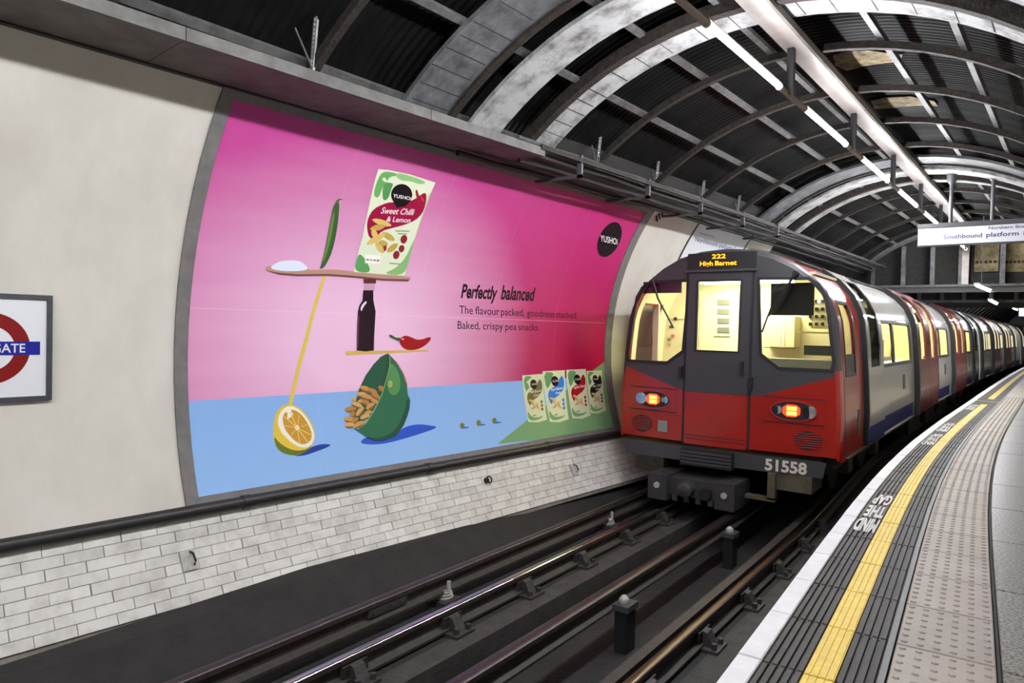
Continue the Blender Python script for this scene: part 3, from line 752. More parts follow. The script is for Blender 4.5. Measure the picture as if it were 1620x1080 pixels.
for off, z, r, lb in ((-1.95, 3.05, .07, 'thick grey conduit above the far carriages'), (-1.75, 3.2, .04, 'thin dark conduit above the far carriages')):
    V = []; F = []; tubev(V, F, [(fax(Y) + off, Y, z) for Y in [19.3 + 2 * i for i in range(21)]], r, 8); props(mk('conduit', V, F, M['cabgreyc'], smooth=True), lb, 'conduit')
for k, (ya, yb, z) in enumerate(((15.75, 17.5, 3.0), (19.7, 21.6, 2.9), (36, 37.5, 3.3), (44, 45.5, 3.3), (25.2, 26.7, 3.35), (29.0, 30.5, 3.35), (32.5, 34, 3.35), (40, 41.5, 3.35))):  # last four are added out of sight to brighten the far cars
    def fl_x(Y): return (-.645 + .09 * (Y - 15.75) if Y < 18.5 else -.545 + .05 * (Y - 19.58)) if Y < 25 else -.79 + (tc(Y) - tc(28.3)) + .03 * (Y - 28.3)
    t = props(empty('far_lamp', (fl_x(ya), ya, z)), ['lit tube lamp hanging just before the near bulkhead beam', 'lit tube lamp hanging between the two bulkhead beams', 'distant lit tube lamp over the far platform', 'most distant lit tube lamp over the far platform', 'added tube lamp hidden close behind the rear beam to brighten the far cars', 'added hidden tube lamp second behind the rear beam', 'added hidden tube lamp third behind the rear beam', 'added hidden tube lamp fourth behind the rear beam'][k], 'lamp', 'lamps beyond the bulkhead')
    V = []; F = []; tubev(V, F, [(fl_x(ya), ya, z), (fl_x(yb), yb, z)], .016, 10); mk('lit_tube', V, F, M['tube'], t, smooth=True)
    V = []; F = []; bx(V, F, -.045, .045, 0, yb - ya, .02, .06, lambda x, y, zz: Vector((fl_x(ya + y) + x, ya + y, z + zz))); mk('lamp_body', V, F, M['signwhite'], t)
    V = []; F = []; bx(V, F, fl_x(ya + .6) - .008, fl_x(ya + .6) + .008, ya + .6, ya + .616, z + .08, 4.4 if ya < 30 else z + .7); mk('drop_rod', V, F, M['darkgrey'], t)
p = onY(1617, 490, 34); V = []; F = []; bx(V, F, p.x - .1, p.x + .9, 34, 34.08, p.z - .25, p.z + .25); fs = props(mk('far_sign', V, F, M['signwhite']), 'small white sign hanging far down the platform at the frame edge', 'sign')
V = []; F = []; tubev(V, F, [(p.x + .1, 34.04, p.z + .25), (p.x + .1, 34.04, 4.2)], .02, 6); mk('hanger', V, F, M['darkgrey'], fs)

# ------------------------------------------------------------------ roundel sign
rs = props(empty('roundel_sign', wallp(1.52, za(1.47))), 'square white station name sign with red ring and blue bar', 'sign')
ry0, ry1 = 1.18, 1.85; zc_ = 1.81
px_ = wallp(1.52, za(1.81), .03).x
def RS(y, z, d): return Vector((px_ + AW * (y - 1.52) + d, y, z))
def flat(name, outer, holes, d, th, m, parent):
    v, f = fill(outer, holes); n = len(v)
    V = [RS(a, b, d) for a, b in v] + [RS(a, b, d - th) for a, b in v]
    F = [list(t) for t in f] + [[i + n for i in t[::-1]] for t in f]
    from collections import Counter
    cnt = Counter()
    for t in f:
        for a, b in zip(t, t[1:] + t[:1]): cnt[tuple(sorted((a, b)))] += 1
    F += [[a, b, b + n, a + n] for (a, b), c in cnt.items() if c == 1]
    return mk(name, V, F, m, parent)
zb_, zt_ = 1.475, 2.148
flat('sign_plate', [(ry0, zb_), (ry1, zb_), (ry1, zt_), (ry0, zt_)], [], .004, .03, M['signwhite'], rs)
fw_ = .03; M['slate'] = mat('slate_frame', (.055, .06, .075), .5, noise=.4, nscale=20)
for nm, r_ in (('frame_bar', (ry0, ry1, zb_, zb_ + fw_)), ('frame_bar', (ry0, ry1, zt_ - fw_, zt_)), ('frame_bar', (ry0, ry0 + fw_, zb_ + fw_, zt_ - fw_)), ('frame_bar', (ry1 - fw_, ry1, zb_ + fw_, zt_ - fw_))):
    a, b, c, d = r_; flat(nm, [(a, c), (b, c), (b, d), (a, d)], [], .016, .03, M['slate'], rs)
cy_ = 1.515
flat('red_ring', ell(cy_, zc_, .218, .222, 0, 48), [ell(cy_, zc_, .138, .14, 0, 40)], .006, .002, ink(125, 12, 14), rs)
flat('blue_bar', [(cy_ - .27, zc_ - .042), (cy_ + .27, zc_ - .042), (cy_ + .27, zc_ + .042), (cy_ - .27, zc_ + .042)], [], .008, .002, ink(22, 32, 140), rs)
text_plane('station_name_lettering', 'MOORGATE', RS(cy_ - .19, zc_ - .026, .0095), RS(cy_ + .19, zc_ - .026, .0095), (0, 0, .054), M['signwhite'], rs, .012)

# ------------------------------------------------------------------ northbound wall sign
ns = props(empty('wall_direction_sign', wallp(yj1 + .5, za(3.0))), 'white wall panel lettered Northbound platform behind the train roof', 'sign')
wall_patch('sign_panel', yj1 + .02, yj2 + .06, za(2.6), A_TOP, M['signwhite'], d=.004, parent=ns)
wall_patch('black_edge', yj1 - .02, yj1 + .018, za(2.6), A_TOP, M['black'], d=.008, parent=ns); wall_patch('black_edge', yj2 + .062, yj2 + .1, za(2.6), A_TOP, M['black'], d=.008, parent=ns)
def wall_text(name, s, bl, br, hpx, m, parent, d, bold=0.0, shear=0.0, tl=None):
    """lettering on the curved wall: baseline ends and cap top as seen, laid out in wall coordinates"""
    tv, tf = textmesh(s, bold); y0, a0 = wall_hit(*bl); y1, a1 = wall_hit(*br); ty, ta = wall_hit(*(tl or (bl[0], bl[1] - hpx)))
    return mk(name, [wallp(y0 + (y1 - y0) * x + (ty - y0) * y, a0 + (a1 - a0) * x + (ta - a0) * y, d) for x, y in tv], tf, m, parent)
wall_text('northbound_lettering', 'Northbound platform 7', (1099.5, 381), (1163, 397), 8, M['signblue'], ns, .0065, .006)
wall_text('northern_line_lettering', 'Northern line', (1106, 369.5), (1130, 376), 4, M['signblue'], ns, .0065)
y_, a_ = wall_hit(1038, 341); V = []; F = []
for k in range(3): tubev(V, F, [wallp(y_ + .03 * k, a_ + .012 * k, .01), wallp(y_ + .03 * k + .05, a_ - .02 + .012 * k, .03)], .012, 6)
props(mk('wall_clip', V, F, M['black']), 'small black clip on the cream panel past the poster', 'clip')

# ------------------------------------------------------------------ little fittings on the bricks
for u, v, kind, lb in ((295, 888, 0, 'small pale hook plate on the bricks below the poster left corner'), (905, 744, 0, 'small pale hook plate on the bricks near the train'), (766, 761, 1, 'black ring bolt on the bricks below the poster')):
    y_, a_ = wall_hit(u, v); f_ = props(empty('hook_plate' if kind == 0 else 'ring_bolt', wallp(y_, a_, .02)), lb, 'wall fitting')
    if kind == 0:
        wall_patch('plate', y_ - .05, y_ + .05, a_ - .022, a_ + .022, M['porcelain'], d=.036, parent=f_, th=.02, na=2)
        V = []; F = []; tubev(V, F, [wallp(y_ + .02, a_ + .018, .036), wallp(y_ + .02, a_ + .012, .07), wallp(y_ + .03, a_ - .006, .065), wallp(y_ + .03, a_ - .012, .036)], .008, 6); mk('hook', V, F, M['black'], f_)
    else:
        V = []; F = []; tubev(V, F, [wallp(y_, a_, .02), wallp(y_, a_, .05)], .03, 10); mk('boss', V, F, M['black'], f_)
        V = []; F = []; pts = [wallp(y_ + .02 + .035 * cos(t), a_ + .011 * sin(t), .055) for t in [2 * pi * k / 10 for k in range(11)]]; tubev(V, F, pts, .008, 6); mk('ring', V, F, M['rust'], f_)

# ================================================================== POSTER
po_ = props(empty('billboard_poster', wallp(5.4, za(.7))), 'huge pink and blue snack advert poster curved along the wall', 'poster')
pb, pt = za(.715), wall_hit(380, 158)[1]; pt = (pt + wall_hit(900, 303)[1]) / 2
py0, py1 = (wall_hit(302, 440)[0] + wall_hit(313, 779)[0]) / 2, 8.24
gy0, gy1, gb, gt = 2.63, 8.40, A_BOT, pt + .03
# sheet with its printed gradient
pm = bpy.data.materials.new('printed_poster_sheet'); pm.use_nodes = True; nt = pm.node_tree; bs = nt.nodes['Principled BSDF']; bs.inputs['Roughness'].default_value = .38; bs.inputs['Specular IOR Level'].default_value = .3
uvn = nt.nodes.new('ShaderNodeUVMap'); uvn.uv_map = 'uv'; sep = nt.nodes.new('ShaderNodeSeparateXYZ'); nt.links.new(uvn.outputs[0], sep.inputs[0])
def math_(op, a, b=None, c=None, clamp=False):
    n = nt.nodes.new('ShaderNodeMath'); n.operation = op; n.use_clamp = clamp
    for i, x in enumerate((a, b, c)):
        if x is None: continue
        if isinstance(x, (int, float)): n.inputs[i].default_value = x
        else: nt.links.new(x, n.inputs[i])
    return n.outputs[0]
def mixc(f, a, b):
    n = nt.nodes.new('ShaderNodeMix'); n.data_type = 'RGBA'
    for i, x in ((0, f), (6, a), (7, b)):
        if isinstance(x, tuple): n.inputs[i].default_value = (*x, 1)
        elif isinstance(x, float): n.inputs[i].default_value = x
        else: nt.links.new(x, n.inputs[i])
    return n.outputs[2]
U_, V_ = sep.outputs[0], sep.outputs[1]
nz = nt.nodes.new('ShaderNodeTexNoise'); nz.inputs['Scale'].default_value = 3.0; nz.inputs['Detail'].default_value = 3
mpn = nt.nodes.new('ShaderNodeMapping'); mpn.inputs['Scale'].default_value = (1, 5, 1); nt.links.new(uvn.outputs[0], mpn.inputs[0]); nt.links.new(mpn.outputs[0], nz.inputs['Vector'])
jit = math_('MULTIPLY', math_('SUBTRACT', nz.outputs['Fac'], .5), .16)
# pale glow centred low left of the middle, magenta above and left, crimson to the right
du = math_('SUBTRACT', U_, .27); dv = math_('SUBTRACT', V_, .38)
r2 = math_('ADD', math_('MULTIPLY', math_('MULTIPLY', du, du), 5.0), math_('MULTIPLY', math_('MULTIPLY', dv, dv), 2.6))
glow = math_('ADD', math_('SUBTRACT', 1.0, math_('SQRT', r2)), jit, clamp=True)
right = math_('MULTIPLY', math_('SUBTRACT', math_('ADD', U_, jit), .30), 1.7, clamp=True)
low = math_('MULTIPLY', math_('SUBTRACT', .95, V_), 1.5, clamp=True)
base = mixc(right, srgb(192, 74, 146), srgb(190, 48, 118))
base = mixc(math_('MULTIPLY', right, low, clamp=True), base, srgb(168, 14, 62))
pink = mixc(math_('MULTIPLY', glow, 1.25, clamp=True), base, srgb(240, 194, 224))
blue = mixc(math_('ADD', math_('MULTIPLY', V_, 1.5), jit, clamp=True), srgb(146, 188, 238), srgb(122, 160, 222))
ha, hb_ = wall_hit(303, 634), wall_hit(824, 602)
huv = lambda q: ((q[0] - py0) / (py1 - py0), (q[1] - pb) / (pt - pb))
h0, h1 = huv(ha), huv(hb_); sl = (h1[1] - h0[1]) / (h1[0] - h0[0])
line = math_('ADD', math_('MULTIPLY', U_, sl), h0[1] - sl * h0[0])
isb = math_('LESS_THAN', V_, line)
colr = mixc(isb, pink, blue)
def near(x, c, w): return math_('LESS_THAN', math_('ABSOLUTE', math_('SUBTRACT', x, c)), w)
seam = near(V_, .475, .0012)
for c_ in (.2, .4, .6, .8): seam = math_('MAXIMUM', seam, math_('MULTIPLY', near(U_, c_, .0006), .35))
colr = mixc(math_('MULTIPLY', seam, .22), colr, (.9, .85, .9)); nt.links.new(colr, bs.inputs['Base Color'])
wall_patch('poster_sheet', py0, py1, pb, pt, pm, d=.008, parent=po_, th=.006, ny=12, na=24, uv=True)
wall_patch('frame_bar', gy0, py0 - .002, gb, gt, M['framegrey'], d=.016, parent=po_, th=.016)
wall_patch('frame_bar', py1 + .002, gy1, gb, gt, M['framegrey'], d=.016, parent=po_, th=.016)
wall_patch('frame_bar', py0 - .002, py1 + .002, gb, pb - .001, M['framegrey'], d=.016, parent=po_, th=.016, na=2)
wall_patch('frame_bar', py0 - .002, py1 + .002, pt + .001, gt, M['framegrey'], d=.016, parent=po_, th=.016, na=2)
LAY = [0]
def decal(name, pts, col, layer, parent=po_, sm=0, step=.10, clip=True):
    """a printed shape: outline as read off the poster, laid on its curved sheet"""
    if sm: pts = smoothp(list(pts), sm)
    q = [wall_hit(u, v, .008) for u, v in pts]; q = [(y, a * WR) for y, a in q]
    if clip: q = [(min(max(y, py0), py1), min(max(s, pb * WR), pt * WR)) for y, s in q]
    v, f = fill(q, step=step)
    return mk(name, [wallp(y, s / WR, .0085 + .0006 * layer) for y, s in v], f, ink(*col) if isinstance(col, tuple) else col, parent)
def crop(x0, y0, s): return lambda *pts: [(x0 + a / s, y0 + b / s) for a, b in pts]
k3, k2, k5, k6, k4 = crop(400, 250, 2.25), crop(540, 250, 5.141), crop(410, 300, 6.747), crop(410, 600, 8.308), crop(520, 520, 5.684)
kt, kq = crop(700, 430, 7.043), crop(820, 560, 7.714)
# green corner
decal('green_corner', [(787, 702), (957, 572.5), (990, 560), (990, 690), (940, 690), (860, 700)], (118, 158, 112), 1)
# shadows on the blue ground
decal('lemon_shadow', k6((430, 990), (560, 960), (700, 880), (830, 845), (960, 855), (870, 905), (740, 950), (620, 995), (500, 1010)), (28, 58, 150), 1, sm=2)
decal('bowl_shadow', k4((270, 1020), (360, 955), (600, 950), (680, 880), (800, 855), (920, 868), (985, 885), (880, 925), (690, 985), (500, 1035), (340, 1042)), (40, 84, 196), 1, sm=2)
# stick and lemon
decal('long_stick', [(510.5, 436), (515.5, 437), (488, 535), (462.2, 641), (455.8, 640), (482, 534)], (222, 196, 92), 3)
decal('lemon_rind', k6((180, 640), (205, 480), (260, 380), (350, 322), (440, 328), (540, 378), (640, 490), (715, 620), (737, 740), (700, 880), (600, 960), (480, 1003), (330, 978), (230, 905), (190, 800)), (226, 196, 66), 2, sm=1)
decal('lemon_green_peel', k6((188, 740), (260, 830), (380, 910), (500, 940), (620, 920), (700, 860), (640, 935), (540, 985), (420, 1000), (310, 968), (225, 900)), (104, 116, 40), 3, sm=1)
decal('lemon_pith', k6((235, 560), (270, 440), (340, 362), (430, 347), (530, 400), (630, 510), (705, 650), (728, 760), (690, 860), (600, 905), (480, 872), (370, 785), (280, 690)), (246, 240, 226), 4, sm=1)
decal('lemon_flesh', k6((300, 520), (325, 440), (400, 393), (480, 405), (570, 475), (650, 600), (693, 720), (672, 815), (580, 860), (490, 825), (400, 745), (330, 645)), (200, 150, 52), 5, sm=1)
for ang in range(0, 360, 40):
    a = radians(ang + 12); ex, ey = 495 + 175 * cos(a) + 40 * sin(a), 635 + 195 * sin(a) + 55 * cos(a); nx, ny = -(ey - 635) / 200 * 5, (ex - 495) / 200 * 5
    decal('lemon_segment_line', k6((495 + nx, 635 + ny), (ex + nx, ey + ny), (ex - nx, ey - ny), (495 - nx, 635 - ny)), (236, 206, 120), 6)
decal('lemon_core', k6(*ell(495, 635, 30, 34)), (240, 226, 196), 7)
# spoon, salt, pod
decal('wooden_spoon', [(418.5, 424), (424, 420), (440, 420), (470, 425), (500, 427), (525, 425.5), (560, 429), (605, 434), (648, 437), (649.5, 441), (645, 445), (605, 443.5), (560, 439), (520, 436), (470, 436.5), (440, 434), (424, 429.5)], (188, 144, 128), 5, sm=1)
decal('spoon_underside', [(420, 427), (440, 431), (470, 433.5), (520, 433), (560, 436), (605, 440.5), (648, 441.5), (645, 445), (605, 443.5), (560, 439), (520, 436), (470, 436.5), (440, 434)], (112, 72, 74), 6)
decal('salt_heap', [(426, 423.5), (434, 417), (444, 412.5), (456, 411.5), (468, 411.5), (478, 415), (487, 423), (483, 427.5), (460, 429), (438, 427.5)], (226, 234, 248), 7, sm=1)
decal('pea_pod', k5((640, 850), (665, 780), (700, 640), (735, 450), (770, 270), (785, 190), (815, 130), (840, 110), (852, 150), (850, 230), (835, 370), (810, 520), (775, 660), (730, 760), (690, 830)), (62, 96, 50), 7, sm=1)
decal('pea_pod_light', k5((672, 770), (705, 640), (742, 450), (776, 280), (795, 220), (800, 280), (780, 420), (752, 560), (715, 690), (690, 760)), (104, 138, 66), 8, sm=1)
decal('pod_stalk', k5((815, 140), (822, 112), (840, 98), (868, 92), (892, 108), (872, 104), (850, 112), (846, 140)), (92, 110, 52), 8)
# bottle
decal('bottle_cap', k3((393, 430), (438, 430), (437, 446), (394, 446)), (96, 44, 44), 6)
decal('bottle_neck', k3((397, 446), (434, 446), (432, 472), (395, 472)), (206, 160, 190), 5)
decal('bottle_body', k3((392, 470), (428, 470), (428, 505), (432, 525), (436, 545), (430, 684), (400, 688), (369, 684), (373, 545), (378, 525), (390, 505)), (34, 14, 26), 6)
decal('bottle_shine', k3((384, 525), (400, 508), (406, 512), (392, 530), (386, 545), (382, 540)), (238, 214, 232), 7, sm=1)
decal('bottle_shine', k3((374, 560), (377, 560), (374, 675), (371, 675)), (120, 70, 96), 7)
# short stick, chilli
decal('short_stick', k4((152, 200), (892, 190), (894, 203), (152, 236)), (214, 180, 84), 5)
decal('chilli', k4((630, 110), (648, 75), (690, 58), (740, 75), (790, 98), (840, 95), (890, 75), (920, 76), (910, 105), (870, 145), (820, 175), (760, 190), (700, 187), (655, 162)), (156, 16, 24), 7, sm=1)
decal('chilli_shine', k4((645, 88), (665, 80), (680, 92), (660, 104)), (242, 150, 150), 8, sm=1)
decal('chilli_stalk', k4((540, 52), (560, 53), (600, 78), (642, 80), (634, 112), (590, 95), (545, 72)), (58, 88, 52), 8)
# bowl with snacks
decal('bowl_inside', k4((532, 220), (550, 260), (550, 340), (520, 450), (470, 600), (400, 730), (320, 830), (240, 880), (230, 700), (270, 545), (330, 420), (400, 320), (470, 248)), (36, 84, 62), 2)
for i, (cx, cy, ln, an) in enumerate(((330, 540, 112, 22), (390, 560, 100, 22), (300, 592, 112, 10), (340, 612, 110, 12), (420, 602, 90, 30), (262, 642, 112, 12), (410, 650, 80, 30), (330, 660, 84, 20), (250, 682, 110, 20), (370, 695, 92, -35), (195, 722, 112, -6), (280, 742, 104, -50), (350, 760, 84, -30), (215, 770, 62, -60), (322, 790, 92, -20), (180, 815, 96, 10), (236, 822, 72, -40), (186, 864, 92, 0), (272, 858, 112, -26), (466, 535, 56, 45))):
    e = []
    for t in range(16):
        q = 2 * pi * t / 16; xx = ln / 2 * cos(q); yy = 25 * sin(q) * (1 - .35 * abs(cos(q)) ** 3); a = radians(an); e.append((cx + xx * cos(a) - yy * sin(a), cy + xx * sin(a) + yy * cos(a)))
    decal('pea_snack', k4(*e), [(196, 150, 88), (178, 128, 66), (206, 164, 104)][i % 3], 3 + i % 5, clip=False)
    decal('snack_underside', k4(*[(x, y + 6) for x, y in e[1:8]]), (136, 92, 48), 4 + i % 5, clip=False)
decal('bowl_outside', k4((532, 220), (600, 296), (660, 395), (697, 500), (707, 590), (730, 640), (722, 720), (702, 790), (670, 870), (620, 940), (592, 972), (480, 1003), (400, 1003), (330, 968), (222, 893), (265, 903), (335, 850), (405, 745), (475, 600), (522, 450), (550, 340), (549, 262)), (44, 104, 74), 10)
decal('bowl_highlight', k4((548, 300), (600, 340), (640, 440), (640, 540), (600, 600), (550, 590), (525, 540), (520, 480), (545, 380)), (86, 140, 82), 11, sm=2)
decal('bowl_glint', k4((525, 480), (550, 455), (575, 490), (560, 530), (530, 525)), (160, 176, 96), 12, sm=2)
decal('bowl_shade', k4((726, 650), (722, 720), (702, 790), (670, 870), (620, 940), (592, 972), (480, 1003), (400, 1003), (330, 968), (420, 985), (530, 960), (610, 890), (660, 790), (690, 690), (700, 620)), (30, 76, 58), 11, sm=1)
decal('bowl_rim', k4((532, 220), (549, 262), (550, 340), (522, 450), (475, 600), (405, 745), (335, 850), (265, 903), (272, 893), (328, 842), (396, 742), (465, 598), (512, 448), (540, 338), (541, 268)), (124, 160, 108), 12)
decal('bowl_edge', k4((560, 240), (620, 315), (672, 405), (703, 500), (708, 560), (697, 500), (660, 395), (600, 296)), (176, 120, 66), 12)
for x, y in ((731, 673), (757, 668.5), (782, 665)):
    decal('pea', ell(x, y, 3.6, 4.4, 0, 12), (120, 116, 50), 3); decal('pea_shadow', ell(x + 4, y + 3.4, 7, 1.3, -6, 12), (44, 84, 190), 2)
# large pouch
decal('pouch', k2((298, 88), (380, 95), (550, 130), (764, 198), (735, 262), (690, 380), (640, 520), (580, 700), (540, 830), (515, 957), (300, 942), (98, 925), (120, 820), (170, 640), (220, 400), (270, 180)), (226, 234, 204), 6)
for j, (c, p) in enumerate((((110, 172, 98), ((330, 105), (420, 112), (500, 150), (420, 160), (340, 215), (300, 330), (255, 300), (285, 190))), ((150, 196, 128), ((420, 112), (560, 140), (700, 195), (640, 215), (560, 185), (470, 180))), ((96, 160, 92), ((145, 770), (200, 830), (245, 935), (102, 922), (120, 820))), ((136, 186, 116), ((330, 940), (440, 895), (520, 810), (575, 690), (600, 640), (560, 780), (515, 955))), ((88, 150, 84), ((335, 200), (430, 180), (400, 260), (380, 330), (330, 350))), ((188, 214, 160), ((640, 520), (690, 380), (735, 262), (700, 300), (620, 560), (600, 640))))):
    decal('pouch_green_swirl', k2(*p), c, 7 + j % 2, sm=2)
decal('pouch_crimson_blob', k2((203, 560), (215, 480), (260, 410), (340, 370), (400, 355), (520, 360), (600, 330), (650, 290), (682, 278), (692, 320), (670, 420), (630, 480), (570, 520), (480, 550), (380, 575), (330, 590), (280, 640), (225, 655)), (158, 14, 64), 9, sm=1)
decal('pouch_chilli', k2((598, 262), (612, 250), (625, 290), (640, 340), (638, 392), (622, 350), (606, 310)), (150, 40, 40), 10, sm=1); decal('pouch_chilli', k2((640, 300), (655, 310), (672, 340), (668, 360), (648, 340)), (206, 60, 60), 10, sm=1)
decal('pouch_logo_disc', k2(*(ell(487, 296, 86, 88, 0, 28)[:4] + [(520, 388), (445, 402)] + ell(487, 296, 86, 88, 0, 28)[11:])), (26, 20, 24), 11)
WH_ = ink(250, 248, 246); BK_ = ink(40, 14, 30)
def ptext(name, s, bl, br, tl, m, layer, bold=0.0):
    return wall_text(name, s, bl, br, 0, m, po_, .0085 + .0006 * layer, bold, tl=tl)
p_ = lambda k, a, b: k((a, b))[0]
ptext('pouch_logo_lettering', 'YUSHOi', p_(k2, 410, 312), p_(k2, 556, 338), p_(k2, 414, 284), WH_, 13, .01)
ptext('flavour_lettering', 'Sweet Chilli', p_(k2, 310, 445), p_(k2, 572, 458), p_(k2, 330, 395), WH_, 12, .008); ptext('flavour_lettering', '& Lemon', p_(k2, 355, 510), p_(k2, 548, 522), p_(k2, 368, 468), WH_, 12, .008)
def snackset(k, lst, s, col, lay, name='pouch_snack'):
    for i, (cx, cy, ln, an) in enumerate(lst):
        e = []
        for t in range(14):
            q = 2 * pi * t / 14; xx = ln / 2 * cos(q); yy = s * sin(q) * (1 - .35 * abs(cos(q)) ** 3); a = radians(an); e.append((cx + xx * cos(a) - yy * sin(a), cy + xx * sin(a) + yy * cos(a)))
        decal(name, k(*e), [col, tuple(max(0, c - 26) for c in col)][i % 2], lay + i % 3)
snackset(k2, ((325, 522, 165, 18), (290, 562, 130, -12), (265, 615, 90, 70), (380, 635, 120, 32), (278, 655, 180, -30), (335, 690, 80, 15), (308, 725, 110, 55), (410, 728, 110, -38)), 24, (222, 190, 106), 12)
decal('snack_filling', k2((335, 715), (365, 700), (362, 740), (345, 760)), (150, 30, 50), 14)
for cx, cy, r_ in ((505, 658, 27), (486, 735, 23), (443, 786, 26)): decal('red_badge', k2(*ell(cx, cy, r_, r_ * 1.35, 15, 14)), (140, 34, 44), 10)
decal('nutrition_panel', k2((192, 782), (315, 790), (312, 862), (188, 852)), (246, 246, 238), 10)
for j in range(4): decal('nutrition_mark', k2((200 + 28 * j, 818 + 2 * j), (220 + 28 * j, 820 + 2 * j), (220 + 28 * j, 832 + 2 * j), (200 + 28 * j, 830 + 2 * j)), [(70, 140, 70), (200, 140, 50), (70, 140, 70), (170, 50, 50)][j], 11)
for bl, br in (((436, 585), (550, 588)), ((455, 608), (530, 611)), ((385, 848), (480, 856))): decal('small_print', k2((bl[0], bl[1]), (br[0], br[1]), (br[0], br[1] + 10), (bl[0], bl[1] + 10)), (150, 160, 128), 10)
# small pouches on the green corner
for nm, quad, bc, words in (('olive', ((45, 260), (295, 240), (350, 800), (240, 832), (120, 828)), (112, 104, 48), ('Mild Korma', 'Curry')), ('blue', ((293, 210), (565, 195), (615, 793), (500, 830), (385, 826)), (52, 122, 206), ('Soy & Balsamic', 'Vinegar')), ('red', ((583, 192), (822, 180), (882, 748), (780, 786), (660, 783)), (164, 24, 34), ('Lightly Salted', '')), ('black', ((830, 206), (1017, 197), (1072, 688), (980, 722), (885, 718)), (30, 24, 26), ('Sea Salt', '& Pepper'))):
    (ax, ay), (bx2, by2), (cx2, cy2), _, (dx2, dy2) = quad
    def loc(s, t, ax=ax, ay=ay, bx2=bx2, by2=by2, cx2=cx2, cy2=cy2, dx2=dx2, dy2=dy2):       # s across, t down, 0..1
        return (ax + (bx2 - ax) * s) * (1 - t) + (dx2 + (cx2 - dx2) * s) * t, (ay + (by2 - ay) * s) * (1 - t) + (dy2 + (cy2 - dy2) * s) * t
    ly = 3
    decal('small_pouch', kq(*quad), (206, 212, 176), ly)
    decal('pouch_green_swirl', kq(*[loc(*q) for q in ((.03, .02), (.5, .03), (.4, .15), (.22, .3), (.06, .36))]), (98, 150, 96), ly + 1, sm=1); decal('pouch_green_swirl', kq(*[loc(*q) for q in ((.02, .75), (.2, .9), (.5, .93), (.9, .9), (.5, .99), (.03, .97))]), (108, 158, 100), ly + 1, sm=1)
    decal('pouch_blob', kq(*[loc(*q) for q in ((.08, .52), (.14, .4), (.35, .33), (.6, .3), (.72, .16), (.86, .10), (.93, .22), (.88, .36), (.75, .46), (.5, .52), (.3, .58), (.2, .68))]), bc, ly + 2, sm=1)
    decal('pouch_logo_disc', kq(*[loc(.5 + .17 * cos(t), .21 + .105 * sin(t)) for t in [2 * pi * i / 18 for i in range(18)]]), (26, 18, 20), ly + 3)
    g = lambda s, t: kq(loc(s, t))[0]
    ptext('pouch_logo_lettering', 'YUSHOi', g(.35, .23), g(.65, .225), g(.35, .19), WH_, ly + 4)
    ptext('flavour_lettering', words[0], g(.24, .40), g(.8, .38), g(.26, .345), WH_, ly + 4)
    if words[1]: ptext('flavour_lettering', words[1], g(.42, .475), g(.74, .46), g(.43, .425), WH_, ly + 4)
    W_ = ((bx2 - ax) / 250)
    snackset(kq, [(*loc(.30, .56), 80 * W_, 20), (*loc(.35, .63), 95 * W_, 55), (*loc(.5, .64), 85 * W_, -20), (*loc(.38, .71), 85 * W_, -30), (*loc(.58, .73), 95 * W_, 30), (*loc(.55, .68), 70 * W_, 70)], 13, (216, 184, 126), ly + 4)
    for t in (.60, .68, .76): decal('flavour_badge', kq(*[loc(.80 + .06 * cos(q), t + .035 * sin(q)) for q in [2 * pi * i / 10 for i in range(10)]]), bc, ly + 3)
    decal('small_print', kq(loc(.25, .87), loc(.45, .865), loc(.45, .885), loc(.25, .89)), (120, 128, 96), ly + 3)
# headline, copy and logo
ptext('headline_lettering', 'Perfectly', p_(kt, 197, 283), p_(kt, 590, 300), p_(kt, 222, 135), BK_, 3, .03)
ptext('headline_lettering', 'balanced', p_(kt, 640, 300), p_(kt, 1003, 318), p_(kt, 668, 150), BK_, 3, .03)
for wd, a, b in (('The', 180, 330), ('flavour', 358, 625), ('packed,', 645, 905), ('goodness', 935, 1240), ('stacked', 1258, 1480)):
    f_ = lambda x: 463 + (x - 180) * .0405
    ptext('copy_lettering', wd, p_(kt, a, f_(a)), p_(kt, b, f_(b)), p_(kt, a, f_(a) - 92 + (a - 180) * .016), BK_, 3)
for wd, a, b in (('Baked,', 160, 412), ('crispy', 443, 668), ('pea', 692, 815), ('snacks', 838, 1056)):
    f_ = lambda x: 633 + (x - 160) * .022
    ptext('copy_lettering', wd, p_(kt, a, f_(a)), p_(kt, b, f_(b)), p_(kt, a, f_(a) - 90 + (a - 160) * .018), BK_, 3)
kz = crop(900, 150, 3.857)
decal('logo_disc', kz(*ell(247, 882, 114, 64, -65, 36)), (24, 16, 22), 2)
ptext('logo_lettering', 'YUSHOi', p_(kz, 188, 890), p_(kz, 292, 912), p_(kz, 188, 852), WH_, 4, .01)

